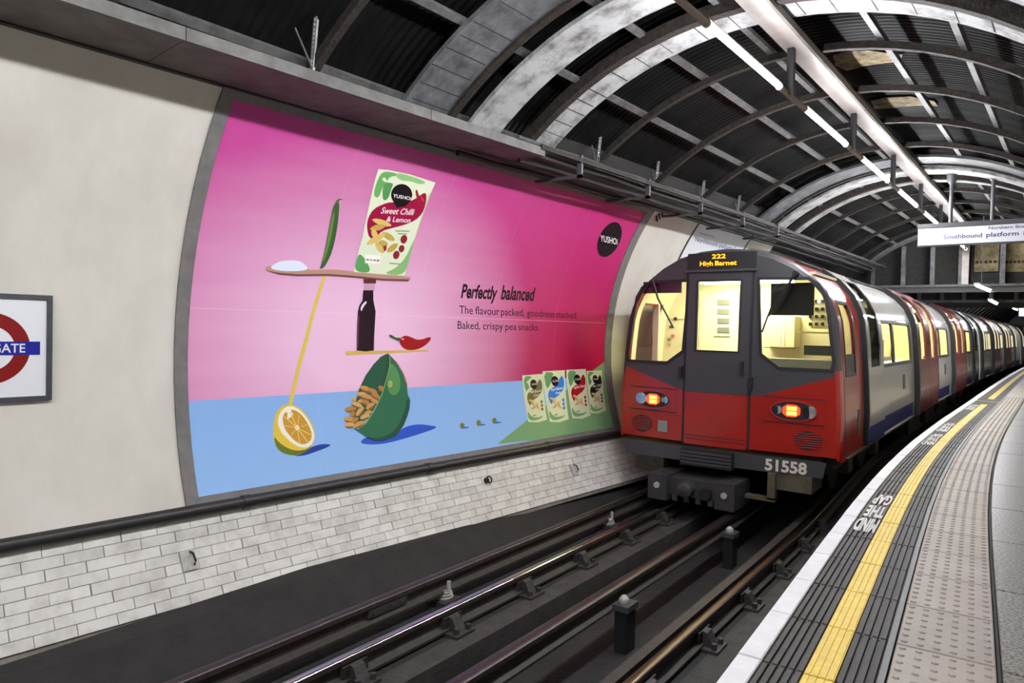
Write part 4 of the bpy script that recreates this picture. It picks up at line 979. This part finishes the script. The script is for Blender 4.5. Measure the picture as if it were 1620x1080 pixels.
# ================================================================== TRAIN
YF = 7.77
def T(x, y, z):
    Y = YF + y; h = tch(Y); return Vector((tc(Y) + x * cos(h), Y - x * sin(h), z))
HP = [(1.285, .66), (1.292, 1.1), (1.268, 1.5), (1.238, 1.9), (1.21, 2.15), (1.172, 2.29), (1.09, 2.47), (.95, 2.635), (.77, 2.77), (.55, 2.885), (.3, 2.95), (0, 2.972)]
def pzx(z):
    for (xa, a), (xb, b) in zip(HP, HP[1:]):
        if z <= b: return xa + (xb - xa) * (z - a) / (b - a)
    return 0
def pnorm(z):
    a = max(.66, z - .02); b = min(2.9715, z + .02); dx = pzx(b) - pzx(a); dz = b - a; l = math.hypot(dx, dz); return dz / l, -dx / l
def zlist(z0, z1):
    zs = [z0] + [z for _, z in HP if z0 + .01 < z < z1 - .01] + [z1]; out = []
    for a, b in zip(zs, zs[1:]):
        n = max(1, int((b - a) / .35)); out += [a + (b - a) * k / n for k in range(n)]
    return out + [z1]
def spatch(name, side, y0, y1, z0, z1, m, off=0.0, th=.03, parent=None, smooth=True):
    V = []; F = []; zs = zlist(z0, z1); ny = max(1, int((y1 - y0) / 1.6))
    for d in (off, off - th):
        for i in range(ny + 1):
            for z in zs:
                nx, nz = pnorm(z); V.append(T(side * max(0, pzx(z) + nx * d), y0 + (y1 - y0) * i / ny, z + nz * d))
    na = len(zs); n = (ny + 1) * na; q = lambda i, j, s: s * n + i * na + j
    for i in range(ny):
        for j in range(na - 1):
            F.append([q(i, j, 0), q(i + 1, j, 0), q(i + 1, j + 1, 0), q(i, j + 1, 0)]); F.append([q(i, j, 1), q(i, j + 1, 1), q(i + 1, j + 1, 1), q(i + 1, j, 1)])
        for j in (0, na - 1): F.append([q(i, j, 0), q(i + 1, j, 0), q(i + 1, j, 1), q(i, j, 1)])
    for j in range(na - 1):
        for i in (0, ny): F.append([q(i, j, 0), q(i, j + 1, 0), q(i, j + 1, 1), q(i, j, 1)])
    return mk(name, V, F, m, parent, smooth=smooth)
CAPZ = 2.9715
WZ0, WZ1 = 1.62, 2.20
def window(side, y0, y1, parent, real, mull=.5):
    fr = empty_part('window', parent, T(side * 1.22, (y0 + y1) / 2, WZ0))
    for a, b, c, d in ((y0, y1, WZ0 - .04, WZ0 + .01), (y0, y1, WZ1 - .01, WZ1 + .03), (y0, y0 + .05, WZ0, WZ1), (y1 - .05, y1, WZ0, WZ1), (y0 + (y1 - y0) * mull - .05, y0 + (y1 - y0) * mull + .05, WZ0, WZ1)):
        spatch('window_frame', side, a, b, c, d, M['black'], .006, .03, fr)
    ym = y0 + (y1 - y0) * mull
    for a, b in ((y0 + .05, ym - .05), (ym + .05, y1 - .05)):
        spatch('pane', side, a, b, WZ0 + .01, WZ1 - .01, M['glass'] if real else M['litwin'], -.006, .006, fr)
    return fr
def empty_part(name, parent, org):
    return link(bpy.data.objects.new(name, None), parent, Vector(org))
def door_leaf(side, y0, y1, parent, m, real, edge0=True, off=.075, gm=None):
    d = empty_part('door_leaf', parent, T(side * 1.3, (y0 + y1) / 2, .7))
    w_ = y1 - y0; a, b = y0 + w_ * .22, y1 - w_ * .22
    z0, z1, zt = 1.62, 2.66, 2.78
    for (p, q, r, s) in ((y0, y1, .70, z0), (y0, a, z0, z1), (b, y1, z0, z1), (y0, y1, z1, zt)): spatch('leaf_panel', side, p, q, r, s, m, off, .04, d)
    spatch('pane', side, a, b, z0, z1, gm or (M['glass'] if real else M['litwin']), off - .01, .006, d)
    for p, q in ((a - .015, a), (b, b + .015)): spatch('pane_seal', side, p, q, z0, z1, M['black'], off + .003, .02, d)
    if edge0: spatch('leading_edge', side, y0 - .05, y0, .70, zt, M['black'], off + .008, .085, d)
    else: spatch('leading_edge', side, y1 - .012, y1 + .012, .70, zt, M['black'], off + .004, .05, d)
    return d
def coach(root, y0, y1, secs, real):
    """secs: list of (kind, a, b) along the coach in metres behind the train front"""
    for side in (1, -1):
        for kd, a, b in secs:
            rl = real and side == 1
            if kd == 'win':
                spatch('side_panel', side, a, b, .66, WZ0 - .03, M['white'], 0, .03, root); spatch('roof_panel', side, a, b, WZ1 + .02, CAPZ, M['white'], 0, .03, root)
                if side == 1 or not real: window(side, a + .08, b - .08, root, rl, .36 if real else .45)
                else: spatch('far_lining', side, a, b, WZ0 - .03, WZ1 + .02, M['cabcream'], 0, .03, root)
                for p, q in ((a, a + .08), (b - .08, b)): spatch('window_pillar', side, p, q, WZ0 - .03, WZ1 + .02, M['white'], 0, .03, root)
                spatch('blue_stripe', side, a, b, .70, .92, M['blue'], .003, .02, root)
                if side == 1:
                    ym = a + (b - a) * .62
                    spatch('vent_grille', side, ym, ym + .22, 1.20, 1.42, M['black'], .006, .02, root)
            elif kd == 'doors':
                spatch('roof_panel', side, a, b, 2.70, CAPZ, M['white'], 0, .03, root)
                spatch('door_sill', side, a, b, .66, .70, M['darkgrey'], .03, .1, root)
                m_ = (a + b) / 2; door_leaf(side, a, m_ - .006, root, M['trainred'], rl); door_leaf(side, m_ + .006, b, root, M['trainred'], rl, edge0=False)
            elif kd == 'single':
                spatch('roof_panel', side, a, b, 2.70, CAPZ, M['white'], 0, .03, root)
                door_leaf(side, a, b, root, M['white'], False if not real else rl, edge0=True, off=.045, gm=M['darkglass'] if real else None); spatch('blue_stripe', side, a, b, .70, .92, M['blue'], .049, .01, root)
            elif kd == 'plain':
                spatch('side_panel', side, a, b, .66, CAPZ, M['white'], 0, .03, root); spatch('blue_stripe', side, a, b, .70, .92, M['blue'], .003, .02, root)
        spatch('roof_gutter', side, y0 + .5, y1 - .1, 2.80, 2.83, M['black'], .03, .04, root)
        spatch('sole_bar', side, y0 + .35, y1 - .05, .60 + .06, .685, M['sole'], .02, .05, root)
    V = []; F = []
    ys = [y0 + .3 + (y1 - y0 - .4) * i / 8 for i in range(9)]
    for a, b in zip(ys, ys[1:]): bx(V, F, -1.15, 1.15, a, b, .56, .66, T)
    mk('underframe', V, F, M['underframe'], root)
    for c in (y0 + 3.0, y1 - 3.0):
        bo = empty_part('bogie', root, T(0, c, .36))
        for dy in (-.95, .95):
            for sx in (-1, 1):
                V = []; F = []; tubev(V, F, [T(sx * .70, c + dy, .36), T(sx * .74, c + dy, .36), T(sx * .745, c + dy, .36), T(sx * .82, c + dy, .36)], [.385, .385, .36, .36], 20); mk('wheel', V, F, M['underframe'], bo, smooth=True)
        for sx in (-1, 1):
            V = []; F = []; bx(V, F, sx * .86 - .05, sx * .86 + .09, c - 1.5, c + 1.5, .34, .50, T); mk('bogie_frame', V, F, M['sole'], bo)
            for dy in (-.95, .95):
                V = []; F = []; bx(V, F, sx * .95 - .05, sx * .95 + .08, c + dy - .14, c + dy + .14, .24, .46, T); mk('axle_box', V, F, M['sole'], bo)
    for k in range(3):
        c = y0 + 6.6 + 2.3 * k
        for sx in (-1, 1):
            V = []; F = []; bx(V, F, sx * .85 - .25, sx * .85 + .25, c, c + 1.5, .22, .56, T); mk('equipment_case', V, F, M['underframe'], root)

car = props(empty('train_car', T(0, 0, .0)), 'cab car of the tube train, red and dark grey front with lit tail lamps', 'train car', 'cars of the tube train')
secs1 = [('single', 1.42, 2.55), ('win', 2.62, 5.55), ('doors', 5.75, 8.50), ('win', 8.6, 11.3), ('doors', 11.75, 14.5), ('win', 14.6, 16.9), ('single', 17.35, 18.5)]
coach(car, 0.0, 19.2, secs1, True)
for side in (1, -1):
    for a, b in ((1.34, 1.42), (2.55, 2.62), (5.55, 5.75), (8.5, 8.6), (11.3, 11.75), (14.5, 14.6), (16.9, 17.35), (18.5, 19.15)):
        spatch('side_panel', side, a, b, .66, CAPZ, M['white'] if a < 18 else M['darkgrey'], 0, .03, car)
V = []; F = []
for a in range(9): bx(V, F, -1.2, 1.2, 1.4 + a * 1.97, 1.4 + (a + 1) * 1.97, .93, .96, T)
mk('saloon_floor', V, F, M['cabdesk'], car)
V = []; F = []; bx(V, F, -1.15, 1.15, 18.9, 18.95, .8, 2.5, T); mk('saloon_end_wall', V, F, M['cabcream'], car)
spatch('saloon_lining', -1, 1.42, 18.9, 1.0, 2.62, M['cabcream'], -.045, .01, car); spatch('saloon_ceiling', -1, 1.42, 18.9, 2.64, 2.95, M['cabcream'], -.05, .01, car); spatch('saloon_ceiling', 1, 1.42, 18.9, 2.74, 2.95, M['cabcream'], -.05, .01, car)
for sx in (-1, 1):
    V = []; F = []
    for a in range(9): bx(V, F, sx * .55 - .06, sx * .55 + .06, 1.6 + a * 1.9, 1.6 + a * 1.9 + 1.7, 2.72, 2.75, T)
    mk('saloon_lamps', V, F, M['saloonlamp'], car)
    for (a, b) in ((2.7, 5.5), (8.7, 11.2), (14.7, 16.8)):
        V = []; F = []; bx(V, F, min(sx * .75, sx * 1.18), max(sx * .75, sx * 1.18), a, b, .96, 1.38, T); bx(V, F, min(sx * 1.05, sx * 1.18), max(sx * 1.05, sx * 1.18), a, b, 1.38, 1.62 if sx > 0 else 1.9, T); mk('bench_seat', V, F, ink(52, 56, 110), car)
for y_ in (3.0, 5.3, 8.8, 11.1):
    V = []; F = []; tubev(V, F, [T(-.45, y_, .96), T(-.45, y_, 2.8)], .018, 8); mk('grab_pole', V, F, ink(210, 190, 40), car, smooth=True)

# ---- cab end
def fy(x, z): return .07 * (x / 1.29) ** 2 + .05 * max(0, (z - 1.5) / 1.47) ** 2
def FP(x, z, d=0.0): return T(x, fy(x, z) - d, z)
def insetp(pts, k):
    n = len(pts); out = []
    for i in range(n):
        a, b, c = pts[i - 1], pts[i], pts[(i + 1) % n]
        e1 = Vector((b[0] - a[0], b[1] - a[1])).normalized(); e2 = Vector((c[0] - b[0], c[1] - b[1])).normalized()
        nn = Vector((-(e1.y + e2.y), e1.x + e2.x)); nn = nn.normalized() / max(.5, nn.length / 2) if nn.length > 1e-6 else Vector((-e1.y, e1.x))
        out.append((b[0] + nn.x * k, b[1] + nn.y * k))
    return out
half = []
for (xa, za_), (xb, zb2) in zip(HP, HP[1:]):
    for k in range(3): half.append((xa + (xb - xa) * k / 3, za_ + (zb2 - za_) * k / 3))
outl = half + [(0, 2.972)] + [(-x, z) for x, z in half[::-1]]           # counter-clockwise from lower right
inn = insetp(outl, .055)
inn = [(x, max(z, .662)) for x, z in inn]
V = []; F = []; n = len(outl)
rings = [(inn, lambda x, z: fy(x, z)), (insetp(outl, .018), lambda x, z: fy(x, z) + .014), (outl, lambda x, z: fy(x, z) + .06), (outl, lambda x, z: .16)]
for pts, fn in rings:
    for x, z in pts: V.append(T(x, fn(x, z), max(z, .66)))
gf = []; rf = []
for r in range(3):
    for i in range(n - 1):
        a = r * n + i; z = outl[i][1]; (gf if (r < 2 and z > 1.55) else rf).append([a, a + 1, a + 1 + n, a + n])
VR = V
def sub(F):
    ids = sorted({i for f in F for i in f}); mp = {i: k for k, i in enumerate(ids)}; return [VR[i] for i in ids], [[mp[i] for i in f] for f in F]
mk('front_rim', *sub(rf), M['red'], car, smooth=True); mk('mask_rim', *sub(gf), M['cabgrey'], car, smooth=True)
def bound(x): return 1.31 + (max(0, abs(x) - .43) / .82) * .27
winR = [(.41, 2.60), (.91, 2.592), (1.01, 2.53), (1.075, 2.42), (1.115, 2.2), (1.178, 1.72), (1.165, 1.645), (.65, 1.645), (.46, 1.785)]
winR = winR[::-1]
winL = [(-x, z) for x, z in winR][::-1]
DX = -.04
dwin = [(DX - .245, 1.80), (DX + .245, 1.80), (DX + .245, 2.59), (DX - .245, 2.59)]
up_ = [p for p in inn if p[1] > bound(p[0])]; lo_r = [p for p in inn if p[0] > 0 and p[1] <= bound(p[0])]; lo_l = [p for p in inn if p[0] < 0 and p[1] <= bound(p[0])]
xe = up_[0][0]; ze = bound(xe)
grey = [(xe, ze)] + up_ + [(-xe, ze), (-.43, 1.31), (.43, 1.31)]
redp = [(-.43, 1.31), (-xe, ze)] + lo_l + lo_r + [(xe, ze), (.43, 1.31)]
def facepart(name, outer, holes, m, d=0.0, step=.12, parent=car, th=0.02):
    v, f = fill(outer, holes, step); n = len(v); V = [FP(x, z, d) for x, z in v] + [FP(x, z, d - th) for x, z in v]
    F = [list(t) for t in f] + [[i + n for i in t[::-1]] for t in f]; cnt = {}
    for t in f:
        for a, b in zip(t, t[1:] + t[:1]): k = (min(a, b), max(a, b)); cnt[k] = cnt.get(k, 0) + 1
    F += [[a, b, b + n, a + n] for (a, b), c in cnt.items() if c == 1]
    return mk(name, V, F, m, parent)
facepart('grey_front_mask', grey, [winL, winR, dwin], M['cabgrey'])
facepart('red_front_panel', redp, [], M['red'])
for wv in (winL, winR):
    w0 = empty_part('cab_window', car, FP(sum(p[0] for p in wv) / len(wv), 1.65))
    ow = insetp(wv, -.03) if True else wv
    facepart('window_rubber', ow, [insetp(wv, .004)], M['black'], .008, parent=w0)
    facepart('windscreen_pane', insetp(wv, -.004), [], M['glass'], -.010, parent=w0, th=.006)
# end door
dr = empty_part('end_door', car, FP(DX, .7))
rect = lambda x0, x1, z0, z1: [(x0, z0), (x1, z0), (x1, z1), (x0, z1)]
facepart('door_upper', rect(DX - .36, DX + .36, 1.312, 2.68), [dwin], M['cabgrey'], .014, parent=dr)
facepart('door_lower', rect(DX - .36, DX + .36, .70, 1.308), [], M['red'], .014, parent=dr)
facepart('door_pane', rect(DX - .25, DX + .25, 1.795, 2.595), [], M['glass'], -.004, parent=dr, th=.005)
facepart('pane_rubber', rect(DX - .265, DX + .265, 1.78, 2.61), [dwin], M['black'], .018, parent=dr)
for x in (DX - .385, DX + .385): facepart('door_groove', rect(x - .012, x + .012, .70, 2.70), [], M['black'], .003, parent=dr)
for x, z in ((DX + .30, 1.62), (DX + .40, 1.45), (DX - .42, 1.53)):
    V = []; F = []; bx(V, F, x - .018, x + .018, fy(x, z) - .05, fy(x, z), z - .07, z + .07, T); mk('door_handle', V, F, M['black'], dr)
for z in (.80, .76): facepart('door_foot_line', rect(DX - .35, DX + .35, z, z + .008), [], M['black'], .016, parent=dr)
# destination display
ds = empty_part('destination_display', car, FP(-.03, 2.74))
facepart('display_box', rect(-.43, .37, 2.728, 2.925), [], M['black'], .012, parent=ds)
facepart('display_sill', rect(-.45, .39, 2.705, 2.73), [], M['darkgrey'], .03, parent=ds)
for s, x0, x1, z, h in (('222', -.13, .03, 2.855, .048), ('High', -.27, -.115, 2.775, .05), ('Barnet', -.09, .16, 2.775, .05)):
    tv, tf = textmesh(s, .018); mk('amber_lettering', [FP(x0 + (x1 - x0) * x, z + h * y, .034) for x, y in tv], tf, M['amber'], ds)
# lamps
for sx in (-1, 1):
    cx = .815 * sx; hl = empty_part('lamp_cluster', car, FP(cx, 1.05))
    facepart('recess_panel', rect(cx - .31, cx + .30, 1.05, 1.318), [], M['red'], .006, parent=hl); facepart('recess_line', rect(cx - .318, cx + .308, 1.315, 1.324), [], M['black'], .008, parent=hl); facepart('recess_line', rect(cx - .318, cx + .308, 1.042, 1.051), [], M['black'], .008, parent=hl)
    facepart('lamp_bezel', ell(cx, 1.18, .245, .115, 0, 32), [ell(cx, 1.18, .225, .098, 0, 32)], M['reddark'], .022, parent=hl)
    facepart('lamp_recess', ell(cx, 1.18, .228, .10, 0, 32), [], M['black'], .012, parent=hl)
    rx_ = cx - .022 * sx if sx > 0 else cx
    facepart('tail_lamp', smoothp(rect(rx_ - .088, rx_ + .088, 1.117, 1.247), 1), [], M['taillamp'], .024, parent=hl)
    for k in range(2): facepart('lamp_leds', rect(rx_ - .045, rx_ + .055, 1.135 + .052 * k, 1.175 + .052 * k), [], M['tailcore'], .027, parent=hl, th=.004)
    for ox in ((.158, .070), (-.16, .045)):
        x = cx + ox[0] * sx; V = []; F = []; tubev(V, F, [T(x, fy(x, 1.18) - .012, 1.185), T(x, fy(x, 1.18) - .026, 1.185), T(x, fy(x, 1.18) - .018, 1.185), T(x, fy(x, 1.18) - .006, 1.185)], [ox[1], ox[1], ox[1] * .85, ox[1] * .3], 18); mk('head_lamp', V, F, M['chrome'], hl, smooth=True)
    gx = .965 * sx; gr = empty_part('horn_grille', car, FP(gx, .77))
    facepart('grille_plate', ell(gx, .875, .14, .103, 0, 28), [], M['black'], .006, parent=gr)
    for k in range(7):
        z = .80 + .025 * k; hw = .135 * sqrt(max(0, 1 - ((z - .875) / .103) ** 2))
        if hw > .03: facepart('grille_slat', rect(gx - hw, gx + hw, z - .005, z + .006), [], M['reddark'], .012, parent=gr, th=.01)
facepart('inspection_plate', rect(-.745, -.62, .80, .935), [], M['cabdesk'], .008)
# skirt, number, step, coupler
sk = facepart('skirt_band', [(-1.17, .49), (1.12, .49), (1.15, .658), (-1.24, .658)], [], M['cabgrey'], .012)
tv, tf = textmesh('51558', .035); mk('fleet_number', [FP(.535 + .43 * x, .515 + .118 * y, .016) for x, y in tv], tf, ink(216, 210, 196), car)
stp = empty_part('step_block', car, FP(-.1, .46))
V = []; F = []; bx(V, F, -.40, .20, -.10, .02, .465, .655, T); mk('step_body', V, F, M['black'], stp)
for k in range(4): V = []; F = []; bx(V, F, -.39, .19, -.112, -.09, .49 + .04 * k, .51 + .04 * k, T); mk('step_rib', V, F, M['darkgrey'], stp)
cp = empty_part('coupler', car, T(-.18, -.2, .06)); M['coup'] = mat('coupler_steel', (.05, .048, .05), .5, noise=.4, nscale=20)
V = []; F = []; bx(V, F, -.50, .14, -.24, .4, .13, .33, T); mk('coupler_head', V, F, M['coup'], cp)
for x0, x1 in ((-.69, -.46), (.10, .32)):
    V = []; F = []; bx(V, F, x0, x1, -.34, .2, .07, .36, T); b_ = mk('contact_box', V, F, M['coup'], cp)
    V = []; F = []; xm = (x0 + x1) / 2; tubev(V, F, [T(xm, -.345, .235), T(xm, -.365, .235)], .035, 10); mk('contact_cover', V, F, M['porcelain'], b_)
V = []; F = []; tubev(V, F, [T(-.24, -.24, .23), T(-.24, -.36, .23), T(-.24, -.38, .23)], [.085, .085, .05], 16); mk('coupler_cone', V, F, M['coup'], cp, smooth=True)
V = []; F = []; tubev(V, F, [T(-.03, -.24, .20), T(-.03, -.30, .20)], [.07, .07], 16); mk('coupler_cup', V, F, M['black'], cp, smooth=True)
for k in range(4): V = []; F = []; bx(V, F, -.42 + .14 * k, -.36 + .14 * k, -.27, -.23, .07, .13, T); mk('air_pipe', V, F, M['coup'], cp)
V = []; F = []; bx(V, F, .58, .66, -.05, .05, .20, .49, T); bx(V, F, .34, .66, -.05, .05, .18, .22, T); mk('guard_iron', V, F, M['sole'], car)
V = []; F = []; bx(V, F, .66, 1.02, .02, .5, .31, .49, T); mk('equipment_case', V, F, M['sole'], car); V = []; F = []; bx(V, F, -1.0, -.66, .02, .5, .31, .49, T); mk('equipment_case', V, F, M['underframe'], car)
V = []; F = []; bx(V, F, -1.1, 1.1, .08, 1.4, .5, .66, T); mk('cab_underframe', V, F, M['underframe'], car)
# wipers
for pts in ([(.79, 2.66), (.66, 2.42), (.53, 2.20)], [(.56, 2.30), (.50, 2.12), (.47, 2.02)]):
    V = []; F = []; tubev(V, F, [FP(x, z, .045) for x, z in pts], .016 if pts[0][0] > .7 else .009, 6); mk('wiper', V, F, M['black'], car)
V = []; F = []; tubev(V, F, [FP(.79, 2.66, 0), FP(.79, 2.66, .06)], .03, 8); mk('wiper_boss', V, F, M['black'], car)
for pts in ([(-.86, 2.62), (-.78, 2.4), (-.62, 2.15), (-.56, 2.05)],):
    V = []; F = []; tubev(V, F, [FP(x, z, .04) for x, z in pts], .012, 6); mk('wiper', V, F, M['black'], car)
# red cab sides
for side in (1, -1):
    swy0, swy1, swz0, swz1 = .34, .88, 1.58, 2.36
    for a, b, c, d in ((.15, 1.34, .66, swz0), (.15, swy0, swz0, swz1), (swy1, 1.34, swz0, swz1), (.15, 1.34, swz1, CAPZ)): spatch('cab_side_panel', side, a, b, c, d, M['red'], 0, .03, car)
    dw = empty_part('side_window', car, T(side * 1.25, .5, swz0))
    spatch('upper_pane', side, swy0, swy1, 1.80, swz1, M['glass'], -.008, .006, dw); spatch('lower_panel', side, swy0, swy1, swz0, 1.80, M['black'], -.004, .02, dw)
    for a, b, c, d in ((swy0 - .03, swy0 + .01, swz0, swz1), (swy1 - .01, swy1 + .03, swz0, swz1), (swy0 - .03, swy1 + .03, swz1 - .01, swz1 + .025), (swy0 - .03, swy1 + .03, swz0 - .025, swz0 + .01)): spatch('window_seal', side, a, b, c, d, M['black'], .005, .02, dw)
    spatch('step_slot', side, .92, 1.06, .88, 1.16, M['black'], .004, .02, car)
    spatch('panel_edge_strip', side, 1.325, 1.345, .66, 2.9, M['cabgrey'], .006, .02, car)
    spatch('cab_door_line', side, .19, .20, .70, 2.5, M['black'], .002, .02, car)
# cab interior
iw = insetp(outl, .06); V = [T(x, 1.30, max(z, .7)) for x, z in iw] + [T(x, 1.36, max(z, .7)) for x, z in iw]; n = len(iw)
F = [list(range(n)), list(range(2 * n - 1, n - 1, -1))] + [[i, (i + 1) % n, (i + 1) % n + n, i + n] for i in range(n)]; bw_ = mk('cab_rear_wall', V, F, M['cabcream'], car)
for side in (1, -1):
    for a, b, c, d in ((.2, 1.3, 1.0, 1.56), (.2, .32, 1.56, 2.38), (.9, 1.3, 1.56, 2.38), (.2, 1.3, 2.38, 2.9)): spatch('cab_lining', side, a, b, c, d, M['cabcream'], -.034, .01, car)
V = []; F = []; bx(V, F, -1.18, 1.18, .2, 1.3, 1.0, 1.04, T); mk('cab_floor', V, F, M['cabdesk'], car)
V = []; F = []; bx(V, F, -.95, .95, .2, 1.3, 2.66, 2.69, T); mk('cab_ceiling', V, F, M['cabcream'], car)
V = []; F = []; bx(V, F, -.55, .55, .55, .95, 2.625, 2.66, T); mk('cab_lamp', V, F, M['cablamp'], car)
def ipt(u, v, y): p = onY(u, v, YF + y); return p.x - tc(YF + y), p.z
def ibox(name, u0, v0, u1, v1, y, th, m, parent=car):
    (xa, za1), (xb, zb1) = ipt(u0, v0, y), ipt(u1, v1, y); V = []; F = []; bx(V, F, min(xa, xb), max(xa, xb), y, y + th, min(za1, zb1), max(za1, zb1), T); return mk(name, V, F, m, parent)
(xa_, z_), (xb_, z2_) = ipt(998, 455, .75), ipt(1031, 590, .75); V = []; F = []; bx(V, F, max(xa_, -1.1), xb_, .75, .79, 1.04, 2.42, T); mk('lilac_partition', V, F, M['lilac'], car)
eq = ibox('equipment_cupboard', 1034, 448, 1082, 575, 1.15, .14, M['cabcream'])
for u, v, c in ((1040, 517, (150, 60, 50)), (1061, 517, (60, 60, 60)), (1064, 531, (170, 90, 80)), (1058, 537, (120, 120, 100)), (1059, 545, (190, 160, 110)), (1040, 553, (120, 110, 80)), (1068, 504, (30, 30, 32)), (1056, 481, (60, 110, 150))): ibox('switch', u - 2.2, v - 2.2, u + 2.2, v + 2.2, 1.13, .02, ink(*c), eq)
ibox('cupboard_line', 1034, 504, 1082, 505, 1.14, .01, M['cabdesk'], eq)
rd = ibox('rear_door', 1108, 462, 1166, 560, 1.27, .03, M['cabcream'])
fr_ = ibox('louvre_frame', 1130, 465, 1155, 532, 1.255, .02, mat('pale_louvre_frame', (.6, .6, .5), .5), rd)
for k in range(4): ibox('louvre', 1134.5, 474 + 14.5 * k, 1153, 482.5 + 14.5 * k, 1.245, .012, mat('louvre_grey', (.16, .18, .15), .5) if k == 0 else bpy.data.materials['louvre_grey'], fr_)
ibox('sun_blind', 1220, 448, 1287, 499, .16, .02, mat('dark_blind', (.012, .012, .018), .6)); ibox('sun_blind', 1018, 446, 1078, 463, .16, .02, bpy.data.materials['dark_blind'])
bd = ibox('switch_board', 1278, 458, 1316, 521, .95, .05, M['cabcream'])
for r in range(4):
    for c in range(3): ibox('knob', 1279.5 + 9.6 * c, 474 + 12 * r, 1283.5 + 9.6 * c, 479 + 12 * r, .92, .03, M['black'], bd)
cb = ibox('cream_cupboard', 1208, 500, 1256, 549, 1.0, .3, M['cabcream'])
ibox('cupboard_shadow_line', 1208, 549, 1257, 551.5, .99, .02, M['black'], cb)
ibox('shelf_edge', 1262, 524, 1316, 528, .85, .2, mat('tan_shelf', (.45, .36, .2), .5))
st_ = ibox('driver_seat', 1272, 546, 1316, 563, .55, .08, mat('seat_mesh', (.05, .06, .055), .8, bump=.6, bscale=90))
ibox('driving_desk', 1206, 566, 1322, 590, .22, .3, M['cabdesk'])
for u in (1240, 1234): ibox('cupboard_joint', u, 500, u + 1, 549, .995, .01, M['lilac'], cb)

# ---- following cars
labs = ['second car of the tube train, coupled behind the cab car', 'farthest visible car of the tube train, curving away at the frame edge', 'farthest visible car of the tube train at the frame edge']
for k in range(2):
    o = 19.55 + 19.2 * k; c2 = props(empty('train_car', T(0, o, 0)), labs[k], 'train car', 'cars of the tube train')
    secs = [('single', o + .75, o + 1.8), ('win', o + 1.9, o + 4.3), ('doors', o + 4.7, o + 7.3), ('win', o + 7.4, o + 9.7), ('doors', o + 10.1, o + 12.7), ('win', o + 12.8, o + 15.2), ('single', o + 15.6, o + 16.7), ('plain', o + 16.8, o + 18.85)]
    coach(c2, o, o + 18.9, secs, False)
    for side in (1, -1):
        for a, b in ((o, o + .72), (o + 1.8, o + 1.9), (o + 4.3, o + 4.7), (o + 7.3, o + 7.4), (o + 9.7, o + 10.1), (o + 12.7, o + 12.8), (o + 15.2, o + 15.6), (o + 16.7, o + 16.8)): spatch('side_panel', side, a, b, .66, CAPZ, M['white'], 0, .03, c2)
